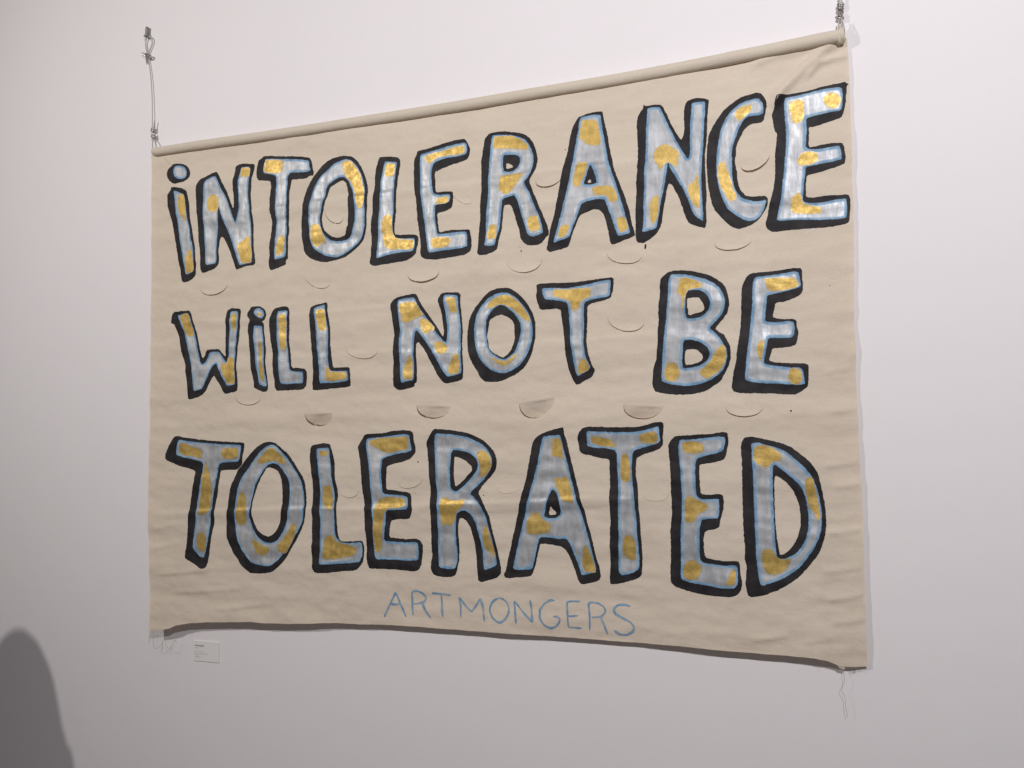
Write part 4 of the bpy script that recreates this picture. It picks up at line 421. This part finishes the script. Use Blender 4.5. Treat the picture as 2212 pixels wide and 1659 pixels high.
M_CLOTH = cloth_mat('unbleached_canvas', (.735, .652, .545), (.775, .692, .580), (.630, .552, .455))
M_SLEEVE = cloth_mat('sleeve_canvas', (.70, .635, .535), (.735, .67, .57), (.62, .555, .47))
q = NT('black_paint')
c = q.mix(q.mr(q.noise(30, 4, .6), .35, .7), (.014, .013, .015), (.026, .024, .027))
ed = q.n('Attribute', attribute_name='ed').outputs['Fac']
M_BLACK = q.out(c, .62, 0., q.bump(q.noise(120, 3, .6, (1, 1, .4)), .35, .0007), .22)
def stroke_noise(q, s, z): return q.noise(s, 3, .6, (1, 1, z), .2)
q = NT('silver_paint')
ed = q.n('Attribute', attribute_name='ed').outputs['Fac']
ox = q.n('SeparateXYZ'); q.set(ox.inputs[0], q.n('TexCoord').outputs['Object'])
xr = q.mr(ox.outputs[0], -1.1, .1, 0, 1)
wid = q.math('ADD', q.math('MULTIPLY', q.noise(9, 2), .010), q.math('MULTIPLY', xr, .0016))      # how wide the blue runs here
n1 = q.math('MULTIPLY', q.math('SUBTRACT', q.noise(150, 3, .7), .5), .0042)
e = q.math('ADD', ed, n1)
sil = q.mix(q.mr(q.math('MULTIPLY', q.math('ADD', stroke_noise(q, 55, .22), q.noise(16, 4, .65)), .5), .36, .64), (.365, .385, .41), (.50, .52, .545))
sil = q.mix(q.math('MULTIPLY', q.mr(stroke_noise(q, 26, .35), .52, .75), .6), sil, (.60, .635, .68))
sil = q.mix(q.math('MULTIPLY', q.mr(q.noise(330, 2), .58, .75), .25), sil, (.24, .26, .29))
blue = q.mix(q.mr(q.noise(40, 3), .35, .65), (.13, .27, .43), (.24, .40, .56))
f2 = q.mr(e, q.math('MULTIPLY', wid, .75), q.math('ADD', wid, .0040))
c = q.mix(f2, blue, sil)
c = q.mix(q.mr(e, -.0002, .0024), (.035, .045, .085), c)
rg = q.mr(stroke_noise(q, 60, .2), .3, .7, .46, .64)
M_SILVER = q.out(c, rg, q.math('MULTIPLY', f2, .50), q.bump(stroke_noise(q, 95, .22), .55, .0010, q.bump(q.noise(26, 4, .6, (1, 1, 2.)), .35, .0022)), .5)
q = NT('gold_paint')
ed = q.n('Attribute', attribute_name='ed').outputs['Fac']
e = q.math('ADD', ed, q.math('MULTIPLY', q.math('SUBTRACT', q.noise(170, 3, .7), .5), .0036))
g = q.mix(q.mr(stroke_noise(q, 60, .4), .3, .7), (.50, .345, .095), (.63, .45, .145))
g = q.mix(q.math('MULTIPLY', q.mr(q.noise(200, 2), .5, .8), .28), g, (.78, .62, .26))
g = q.mix(q.math('MULTIPLY', q.mr(q.noise(30, 3), .5, .75), .45), g, (.32, .215, .045))
c = q.mix(q.mr(e, .0001, .0030), (.40, .42, .43), g)
M_GOLD = q.out(c, q.mr(q.noise(80, 3), .3, .7, .44, .60), .58, q.bump(q.noise(210, 3, .65), .6, .0009, q.bump(q.noise(26, 4, .6, (1, 1, 2.)), .35, .0022)), .5)
q = NT('thin_blue_paint')
M_BLUE = q.out(q.mix(q.mr(q.noise(45, 4, .7), .35, .7), (.14, .27, .43), (.30, .39, .47)), .7, 0., q.bump(weave(q), .3, .0005), .3)
q = NT('grey_cord'); M_CORD = q.out(q.mix(q.noise(300, 2), (.38, .355, .34), (.52, .49, .47)), .5, .2)
q = NT('twisted_wire'); M_WIRE = q.out(q.mix(q.noise(260, 3), (.30, .28, .265), (.60, .57, .54)), .28, .7)
q = NT('hook_metal'); M_HOOK = q.out(q.mix(q.noise(120, 3), (.20, .20, .18), (.27, .27, .24)), .5, .3)
q = NT('thread'); M_THREAD = q.out((.34, .30, .27), .9, 0.)
q = NT('label_card'); M_CARD = q.out(q.mix(q.noise(30, 2), (.775, .76, .765), (.79, .775, .775)), .4, 0., None, .4)
q = NT('printed_black'); M_INK = q.out((.06, .05, .055), .6)
q = NT('printed_grey'); M_INKG = q.out((.36, .335, .34), .6)
q = NT('card_edge'); M_EDGE = q.out((.87, .86, .85), .3, 0.)

# ------------------------------------------------------------------ the setting
bm = box(-7, 5, 0, .2, 0, 4.2)
w = mesh('wall', bm[0], bm[1], M_WALL, smooth=False, kind='structure')
bm = box(-7, 5, -6, 0, -.1, 0)
mesh('floor', bm[0], bm[1], M_FLOOR, smooth=False, kind='structure')

# ------------------------------------------------------------------ the banner
ORG = ((LX+RX)/2, 0.0, ZBOT)
banner = empty('banner', ORG, 'wide unbleached canvas banner with black outlined silver and gold letters hung on the white wall', 'banner')
outline = P(OUTLINE)
outline = rough(outline, .010, .0006, 21)
flap_shapes = []; holes = []
for pts, gap, kind in FLAPS:
    l, b, rr = P(pts); m = (l+rr)/2; bv = b-m
    th = np.linspace(math.pi, 2*math.pi, 19)
    arc = m+np.outer(np.cos(th), (rr-l)/2)+np.outer(np.abs(np.sin(th))**.92, bv)
    arc = arc+np.c_[noise(arc[:, 0]/.008, arc[:, 1]/.008, 31), noise(arc[:, 0]/.008, arc[:, 1]/.008, 32)]*.0012
    top = l+(rr-l)*np.linspace(1, 0, 9)[1:-1, None]+np.array([0, .001])
    holes.append(np.concatenate([arc, top])); flap_shapes.append((l, rr, bv, arc, top, gap, kind))
v, fc = tri([outline]+holes, .0072)
co = np.c_[v[:, 0], surf(v[:, 0], v[:, 1]), v[:, 1]]
cl = mesh('canvas', co, fc, M_CLOTH, banner, org=ORG, nrm=snorm(v[:, 0], v[:, 1]))
for l, rr, bv, arc, top, gap, kind in flap_shapes:
    bl = np.hypot(*bv); m = (l+rr)/2; ax = (rr-l)/np.hypot(*(rr-l)); dn = np.array([ax[1], -ax[0]])
    s = (arc-l)@dn; k = np.clip(s/s.max(), 0, 1)
    a2 = arc-np.outer(k**.7*gap, dn)
    a2 = a2+np.outer(-np.sign((a2-m)@ax)*.0004, ax)
    lp = np.concatenate([a2, top]); v, fc = tri([lp], .004)
    def extra(p):
        s = np.clip((p-l)@dn, 0, None); u = ((p-m)@ax)/(np.hypot(*(rr-l))/2)
        if kind: return (.40*s*(1-np.exp(-(s/.005)**2))-.9*s**2)*(1-.25*u**2)+.0010*np.sin(3*u+s*60)*np.clip(s/.01, 0, 1)**2
        return -3.2*s**2*(1+.5*u)
    y = surf(v[:, 0], v[:, 1])+extra(v); h_ = 5e-4
    ex = (extra(v+[h_, 0])-extra(v-[h_, 0]))/(2*h_); ez = (extra(v+[0, h_])-extra(v-[0, h_]))/(2*h_)
    mesh('cut_flap', np.c_[v[:, 0], y, v[:, 1]], fc, M_CLOTH, banner, org=ORG, nrm=snorm(v[:, 0], v[:, 1], (ex, ez)))

# pole sleeve along the top, with the pole inside
rod = P(ROD); rp = [(x, -.024, z) for x, z in rod]
def sleeve_wob(p, d, t):
    w_ = .0006*float(noise(p[0]/.09, d[2]*2+d[1]*1.3, 41))+.0005*float(noise(p[0]/.025, d[2]*3, 42))
    e = math.exp(-(RX-p[0])/.035)
    return w_+e*.004*float(noise(p[0]/.02, d[2]*2.5+d[1]*2, 43))-.0035*math.exp(-(p[0]-LX)/.006)
V, F = tube_data(rp, .0170, 28, 16, True, lambda t: .97+.06*t if t < .97 else 1.03, sleeve_wob)
mesh('pole_sleeve', V, F, M_SLEEVE, banner, org=ORG)
# crumpled loose cloth at the right end of the sleeve
bmv = bmesh.new(); bmesh.ops.create_icosphere(bmv, subdivisions=4, radius=1)
V = []
for q_ in bmv.verts:
    d = q_.co.normalized(); n_ = .0055*float(noise(d.x*1.7+3, d.z*1.7+d.y*2.1, 51))+.003*float(noise(d.x*4, d.z*4+d.y*4, 52))
    V.append((RX-.0165+d.x*(.0125+n_), -.024+d.y*(.0165+n_), rod[-1][1]-.002+d.z*(.0205+n_)+.06*max(0, d.z-.8)*(d.x > -.2)))
F = [tuple(x.index for x in q_.verts) for q_ in bmv.faces]; bmv.free()
mesh('crumpled_sleeve_end', V, F, M_SLEEVE, banner, org=ORG, label='crumpled grey sleeve end at the right of the pole')

# letters
WORDS = ['INTOLERANCE', 'WILL', 'NOT', 'BE', 'TOLERATED']; seq = [(ch, w_) for w_ in WORDS for ch in w_]
for li, (ch, outs, fills, golds) in enumerate(LETTERS):
    parts = []
    for o_ in outs:
        lps = [rough(smooth_loop(P(q_)), .0035, .0008, 60+li+7*k, .00030) for k, q_ in enumerate(o_)]
        v, fc = tri(lps, .0065); parts.append(([(x, y-.0005, z) for x, y, z in zip(v[:, 0], surf(v[:, 0], v[:, 1]), v[:, 1])], fc.tolist()))
    V, F = join(parts)
    V = np.array(V); root = mesh('painted_letter', V, F, M_BLACK, banner, org=ORG, nrm=snorm(V[:, 0], V[:, 2]), label='black edged silver letter %s in the word %s' % (ch, seq[li][1]))
    parts = []; eds = []
    for fl in fills:
        lps = [rough(smooth_loop(P(q_)), .004, .0007, 160+li+7*k, .0002) for k, q_ in enumerate(fl)]
        v, fc = tri(lps, .0032); parts.append(([(x, y-.0010, z) for x, y, z in zip(v[:, 0], surf(v[:, 0], v[:, 1]), v[:, 1])], fc.tolist()))
        eds.append(segdist(v, lps))
    V, F = join(parts)
    V = np.array(V); mesh('silver_fill', V, F, M_SILVER, root, org=ORG, attr={'ed': np.concatenate(eds)}, nrm=snorm(V[:, 0], V[:, 2]))
    for g in golds:
        lp = rough(smooth_loop(P(g), .24), .003, .0012, 260+li, .0003)
        v, fc = tri([lp], .0034)
        mesh('gold_patch', np.c_[v[:, 0], surf(v[:, 0], v[:, 1])-.0014, v[:, 1]], fc, M_GOLD, root, org=ORG, attr={'ed': segdist(v, [lp])}, nrm=snorm(v[:, 0], v[:, 1]))
# small painted signature line
for ch, (wd, pls) in zip('ARTMONGERS', STROKES):
    parts = []; off = .0005
    for s_ in pls:
        p = P(s_); q_ = [p[0]]
        for a, b in zip(p, p[1:]):
            n = max(1, int(np.hypot(*(b-a))/.004))
            for i in range(1, n+1): q_.append(a+(b-a)*i/n)
        q_ = np.array(q_); sm = q_.copy()
        for _ in range(1): sm[1:-1] = (sm[:-2]+2*sm[1:-1]+sm[2:])/4
        t = np.gradient(sm, axis=0); t /= np.linalg.norm(t, axis=1)[:, None]; nn = np.c_[-t[:, 1], t[:, 0]]
        n = len(sm); k = np.arange(n)/(n-1)
        w_ = wd*.5*(1.0+.8*noise(sm[:, 0]/.02, sm[:, 1]/.02, 71))*np.clip(np.minimum(k, 1-k)*14+.45, 0, 1)
        A = sm+nn*w_[:, None]; B_ = sm-nn*w_[:, None]; VV = np.stack([A, sm, B_], 1).reshape(-1, 2)
        yy = surf(VV[:, 0], VV[:, 1])-off-np.repeat(np.arange(n), 3)*8e-6; off += .0004
        fcs = []
        for i in range(n-1):
            for j in (0, 1): fcs.append((3*i+j, 3*i+j+3, 3*i+j+4, 3*i+j+1)[::-1])
        parts.append((list(zip(VV[:, 0], yy, VV[:, 1])), fcs))
    V, F = join(parts)
    mesh('signature_letter', V, F, M_BLUE, banner, org=ORG, label='thin light blue brushed letter %s under the big words' % ch)
for x, z, r_ in SPOTS:
    lp = np.array([(x+r_*math.cos(a)*(1+.25*random.random()), z+1.2*r_*math.sin(a)*(1+.25*random.random())) for a in np.linspace(0, 2*math.pi, 9)[:-1]])
    v, fc = tri([lp], .01); mesh('paint_spot', np.c_[v[:, 0], surf(v[:, 0], v[:, 1])-.0005, v[:, 1]], fc, M_BLACK, banner, org=ORG)
v, fc = tri([smooth_loop(P(DRIP))], .004)
mesh('paint_spot', np.c_[v[:, 0], surf(v[:, 0], v[:, 1])-.0005, v[:, 1]], fc, M_BLACK, banner, org=ORG)
# frayed threads at the two lower corners
for i, t in enumerate(THREADS):
    t = [(x, y-.001*math.sin(3.1*k+i), z) for k, (x, y, z) in enumerate(t)]
    V, F = tube_data(t, .00045, 5, 5)
    mesh('loose_thread', V, F, M_THREAD, banner, org=ORG)
for k in range(26):       # short fuzz along the raw bottom edge
    j = random.random(); x = LX+.01+random.random()**2*.22 if k < 16 else RX-.01-random.random()**2*.10
    i = int(np.argmin(np.abs(outline[:, 0]-x)+(outline[:, 1] > 1.5)*9)); x0, z0 = outline[i]; y0 = float(surf(np.array([x0]), np.array([z0]))[0])
    a = random.uniform(-2.6, -.5); L = random.uniform(.004, .012)
    V, F = tube_data([(x0, y0, z0+.001), (x0+L*.5*math.cos(a), y0-.001, z0+L*.5*math.sin(a)), (x0+L*math.cos(a+.6), y0-.002, z0+L*math.sin(a+.6))], .0003, 4, 3)
    mesh('loose_thread', V, F, M_THREAD, banner, org=ORG)
# the folded remnant of the lower hem at each corner
def rag(pts, seed):
    v, fc = tri([rough(np.array(pts), .003, .0015, seed, .0006)], .004)
    return np.c_[v[:, 0], -.026+.006*noise(v[:, 0]/.03, v[:, 1]/.02, seed), v[:, 1]], fc
bb = outline[(outline[:, 1] < 1.3)]
def zb(x): return float(np.interp(x, *bb[np.argsort(bb[:, 0])].T))
for pts, sd in [([(RX-.075, zb(RX-.075)+.003), (RX-.070, zb(RX-.070)-.006), (RX-.058, zb(RX-.055)-.008), (RX-.050, zb(RX-.05)+.003)], 82)]:
    V, F = rag(pts, sd); mesh('frayed_hem', V, F, M_CLOTH, banner, org=ORG)

# ------------------------------------------------------------------ cords and hooks that hold the banner
def coil(c, rad, turns, h, wire, seed):
    rr = random.Random(seed); pts = []
    n = int(turns*9)
    for i in range(n+1):
        a = 2*math.pi*turns*i/n; k = 1+.25*math.sin(i*1.7+seed)
        pts.append((c[0]+rad*k*math.cos(a), c[1]+rad*.8*k*math.sin(a), c[2]+h*(.5-i/n)+.0014*math.sin(i*2.3)))
    return tube_data(pts, wire, 7, 4)
def cord(name, label, org, strands, knots, wire=.0019):
    root = empty(name, org, label, 'cord', 'cords the banner hangs from')
    V, F = join([tube_data(s_, wire*k, 7, 6) for s_, k in strands]); mesh('strand', V, F, M_CORD, root, org=org)
    for kn in knots:
        V, F = join(kn); mesh('knot', V, F, M_WIRE, root, org=org)
    return root
k1 = [coil(KNOT_L2[0], .0062, 3.2, .014, .0024, 1), coil((KNOT_L2[0][0]+.003, KNOT_L2[0][1], KNOT_L2[0][2]-.002), .004, 2.5, .016, .0018, 2)]
k2 = [coil(KNOT_L2[1], .0064, 3.2, .013, .0024, 3), coil((KNOT_L2[1][0]+.003, KNOT_L2[1][1], KNOT_L2[1][2]-.003), .004, 2.5, .016, .0018, 4)]
cord('hanging_cord', 'grey cord tied in a loop to the hook above the left end of the banner', (LX, 0, KNOT_L2[0][2]),
     [(LOOP_L, 1.25), (LINE_L, 1), (TAIL_L, 1.2), (LEG_L, 1), (LEG_L2, 1)],
     [[tube_data(KNOT_L1, .0031, 8, 5)], k1, k2])
k1 = [coil(KNOT_R[0], .0072, 3.6, .018, .0017, 5), coil((KNOT_R[0][0], KNOT_R[0][1]-.002, KNOT_R[0][2]), .0045, 3.3, .021, .0016, 6)]
k2 = [coil(KNOT_R[1], .0072, 3.4, .018, .0017, 7), coil((KNOT_R[1][0]+.002, KNOT_R[1][1]-.002, KNOT_R[1][2]-.002), .0045, 3.3, .022, .0016, 8)]
cord('hanging_cord', 'grey cord with two tight knots above the right end of the banner', (RX, 0, KNOT_R[0][2]),
     [(LINE_R, 1.1), (LINE_R2, .9), (LEG_R, 1.1), (LEG_R2, 1), (LEG_R3, 1.1)], [k1, k2], .0016)
def hook(top, bot, label):
    x = (top[0]+bot[0])/2; z0, z1 = bot[2], top[2]; root = empty('wall_hook', (x, 0, z0), label, 'hook', 'hooks in the wall')
    V, F = tube_data([(x+.001, -.007, z1), (x+.0008, -.008, z1-.002), (x+.0004, -.009, z1-.008), (x, -.009, (z0+z1)/2), (x-.0004, -.010, z0+.004), (x-.0006, -.010, z0-.001)], .0078, 16, 6,
                     True, lambda t: min(1, .45+7*t)*(1-.12*t))
    mesh('shank', V, F, M_HOOK, root, org=(x, 0, z0))
    V, F = tube_data([(x-.009, -.010, z0+.008), (x-.006, -.018, z0-.001), (x, -.020, z0-.003), (x+.006, -.018, z0-.001), (x+.0075, -.012, z0+.006)], .0022, 8, 5)
    mesh('lip', V, F, M_HOOK, root, org=(x, 0, z0))
hook(HOOK_L[0], HOOK_L[1], 'short grey hook in the wall at the top of the left cord')
hook(HOOK_R[0], HOOK_R[1], 'short grey hook in the wall above the right cord')

# ------------------------------------------------------------------ caption card on the wall
L0, L1, L2, L3 = [Vector(p) for p in LABEL]
lw = .1135; lh = .0712; ux = (L1-L0).normalized(); uz = Vector((-ux.z, 0, ux.x)).normalized(); c0 = Vector((L3.x+.002, 0, L3.z+.001))
lab = empty('wall_label', c0, 'small white caption card on the wall under the lower left corner of the banner', 'sign')
lab.rotation_euler = (0, -math.atan2(ux.z, ux.x)*.5, 0)
V, F = box(0, lw, -.0030, 0, 0, lh); cd = mesh('card', V, F, M_CARD, lab, smooth=False)
b_ = cd.modifiers.new('edge', 'BEVEL'); b_.width = .0006; b_.segments = 2
def text(s_, size, x, z, mat, off):
    cu = bpy.data.curves.new('txt', 'FONT'); cu.body = s_; cu.size = size; cu.offset = off; cu.resolution_u = 3
    to = bpy.data.objects.new('txt', cu); COL.objects.link(to)
    dg = bpy.context.evaluated_depsgraph_get(); me = bpy.data.meshes.new_from_object(to.evaluated_get(dg))
    bpy.data.objects.remove(to); me.transform(Matrix.Rotation(R(90), 4, 'X')); me.transform(Matrix.Translation((x, -.0033, z)))
    me.materials.clear(); me.materials.append(mat)
    o = bpy.data.objects.new('printed_text', me); COL.objects.link(o); o.parent = lab
text('Artmongers', .0084, .008, lh-.0185, M_INK, .00012)
for z, runs, mt in [(lh-.0255, [(.009, .023)], M_INKG), (lh-.0385, [(.008, .0155), (.017, .0215), (.0235, .035), (.037, .043)], M_INKG), (lh-.0455, [(.009, .016), (.018, .026), (.0272, .044), (.0452, .063)], M_INKG),
                (lh-.0510, [(.009, .015), (.0165, .0235)], M_INKG), (lh-.0570, [(.009, .0235), (.0245, .034)], M_INKG)]:
    parts = []
    for a, b in runs:       # lines too small to read: rows of little letter-sized marks
        x = a
        while x < b-.0006:
            w_ = random.uniform(.0007, .0013); h_ = random.choice((.0013, .0013, .0020))
            parts.append(box(x, x+w_, -.0033, -.0029, z, z+h_)); x += w_+.0005
    V, F = join(parts); mesh('printed_text', V, F, mt, lab, smooth=False)

# ------------------------------------------------------------------ visitor beside the camera, whose shadow falls on the wall (out of frame)
PX, PY, PH = -2.935, -.84, 1.745
pers = empty('person', (PX, PY, 0), 'person with full dark hair in a dark coat standing facing the white wall', 'person')
def skin(name, joints, edges, mat, sub=2, post=None):
    me = bpy.data.meshes.new(name); me.from_pydata([j[0] for j in joints], edges, [])
    o = bpy.data.objects.new(name, me); COL.objects.link(o)
    o.modifiers.new('skin', 'SKIN'); sd = me.skin_vertices[0].data if me.skin_vertices else None
    if sd is None:
        o.modifiers.clear(); bpy.context.view_layer.objects.active = o
        o.select_set(True); bpy.ops.object.modifier_add(type='SKIN'); sd = me.skin_vertices[0].data
    for k, j in enumerate(joints): sd[k].radius = (j[1], j[2] if len(j) > 2 else j[1])
    sd[0].use_root = True
    s_ = o.modifiers.new('sub', 'SUBSURF'); s_.levels = sub; s_.render_levels = sub
    dg = bpy.context.evaluated_depsgraph_get(); m2 = bpy.data.meshes.new_from_object(o.evaluated_get(dg))
    bpy.data.objects.remove(o)
    if post:
        for v_ in m2.vertices: v_.co = post(v_.co)
    m2.polygons.foreach_set('use_smooth', [True]*len(m2.polygons)); m2.materials.clear(); m2.materials.append(mat)
    r_ = bpy.data.objects.new(name, m2); COL.objects.link(r_); r_.parent = pers
    return r_
q = NT('skin'); M_SKIN = q.out((.55, .36, .27), .5)
q = NT('hair'); M_HAIR = q.out(q.mix(q.noise(120, 3, .5, (1, 1, .05)), (.035, .022, .015), (.07, .045, .03)), .45)
q = NT('coat_wool'); M_COAT = q.out(q.mix(q.noise(90, 3), (.035, .038, .05), (.05, .053, .065)), .9)
q = NT('trouser_cloth'); M_TROU = q.out((.05, .055, .08), .9)
q = NT('shoe_leather'); M_SHOE = q.out((.03, .025, .02), .5)
h = PH-.02
J = [((0, 0, .95), .085, .07), ((0, 0, 1.15), .075, .06), ((0, 0, 1.38), .09, .06), ((0, .0, 1.47), .045, .045), ((0, .01, h-.20), .043, .045), ((0, .02, h-.12), .068, .080), ((0, .015, h-.05), .062, .074)]
E_ = [(0, 1), (1, 2), (2, 3), (3, 4), (4, 5), (5, 6)]
for s in (-1, 1):
    k = len(J); J += [((s*.09, 0, .88), .07), ((s*.095, .01, .5), .045), ((s*.10, -.01, .09), .030), ((s*.10, .10, .03), .028)]
    E_ += [(0, k), (k, k+1), (k+1, k+2), (k+2, k+3)]
    k = len(J); J += [((s*.16, 0, 1.40), .042), ((s*.20, -.01, 1.12), .034), ((s*.21, .05, .88), .022), ((s*.21, .065, .82), .030, .016)]
    E_ += [(2, k), (k, k+1), (k+1, k+2), (k+2, k+3)]
    p0 = Vector((s*.21, .065, .82)); b0 = k+3
    for fi, (dy, ln) in enumerate([(-.025, .062), (-.008, .075), (.010, .070), (.026, .055)]):
        k2_ = len(J); a = p0+Vector((0, dy, -.035)); J += [(tuple(a), .0085), (tuple(a+Vector((-s*.006, .004, -ln*.5))), .0078), (tuple(a+Vector((-s*.018, .008, -ln))), .0065)]
        E_ += [(b0, k2_), (k2_, k2_+1), (k2_+1, k2_+2)]
    k2_ = len(J); J += [(tuple(p0+Vector((-s*.012, .034, -.005))), .010), (tuple(p0+Vector((-s*.020, .050, -.035))), .0085)]
    E_ += [(b0, k2_), (k2_, k2_+1)]
def face(c):
    z = c.z-(h-.115); c = c.copy()
    if c.y > .04 and abs(z) < .12:
        c.y += .022*math.exp(-(c.x/.012)**2-((z+.018)/.020)**2)+.006*math.exp(-(c.x/.022)**2-((z+.050)/.008)**2)
        for s in (-1, 1): c.y -= .010*math.exp(-((c.x-s*.030)/.013)**2-((z-.008)/.010)**2)
    return c
skin('body', J, E_, M_SKIN, 3, face)
skin('coat', [((0, 0, .70), .17, .13), ((0, 0, .95), .155, .115), ((0, 0, 1.15), .135, .10), ((0, 0, 1.36), .15, .095), ((0, 0, 1.455), .075, .07),
              ((-.17, 0, 1.395), .062), ((-.205, -.01, 1.12), .052), ((-.215, .045, .92), .042), ((.17, 0, 1.395), .062), ((.205, -.01, 1.12), .052), ((.215, .045, .92), .042)],
     [(0, 1), (1, 2), (2, 3), (3, 4), (3, 5), (5, 6), (6, 7), (3, 8), (8, 9), (9, 10)], M_COAT, 2)
skin('trousers', [((0, 0, .95), .10, .085), ((-.09, 0, .86), .085), ((-.095, .01, .5), .062), ((-.10, -.01, .10), .050), ((.09, 0, .86), .085), ((.095, .01, .5), .062), ((.10, -.01, .10), .050)],
     [(0, 1), (1, 2), (2, 3), (0, 4), (4, 5), (5, 6)], M_TROU, 2)
for s in (-1, 1): skin('shoe', [((s*.10, -.04, .045), .042, .04), ((s*.10, .06, .040), .046, .036), ((s*.10, .15, .032), .040, .028)], [(0, 1), (1, 2)], M_SHOE, 2)
prof = [(0, .006), (.012, .048), (.045, .086), (.102, .122), (.150, .141), (.215, .160), (.268, .175), (.330, .198), (.39, .222), (.47, .20)]
V = []; F = []; NS = 40
zz = np.linspace(0, .47, 30)
for i, dz in enumerate(zz):
    rr_ = float(np.interp(dz, [p[0] for p in prof], [p[1] for p in prof]))
    for k in range(NS):
        a = 2*math.pi*k/NS; fr = max(0, math.sin(a)); open_ = .35*fr*min(1, max(0, (dz-.05)/.05)) if dz > .05 else 0
        wv = 1+.02*math.sin(k*3.1+i*.2)
        V.append((rr_*math.cos(a)*wv, (.78*rr_*math.sin(a)*wv)*(1-open_*1.1)-.005, PH-dz))
for i in range(len(zz)-1):
    for k in range(NS): F.append((i*NS+k, (i+1)*NS+k, (i+1)*NS+(k+1) % NS, i*NS+(k+1) % NS))
F.append(tuple(range(NS)))
mesh('hair', V, F, M_HAIR, pers)
print('objects', len(bpy.data.objects), 'polys', sum(len(m_.polygons) for m_ in bpy.data.meshes))
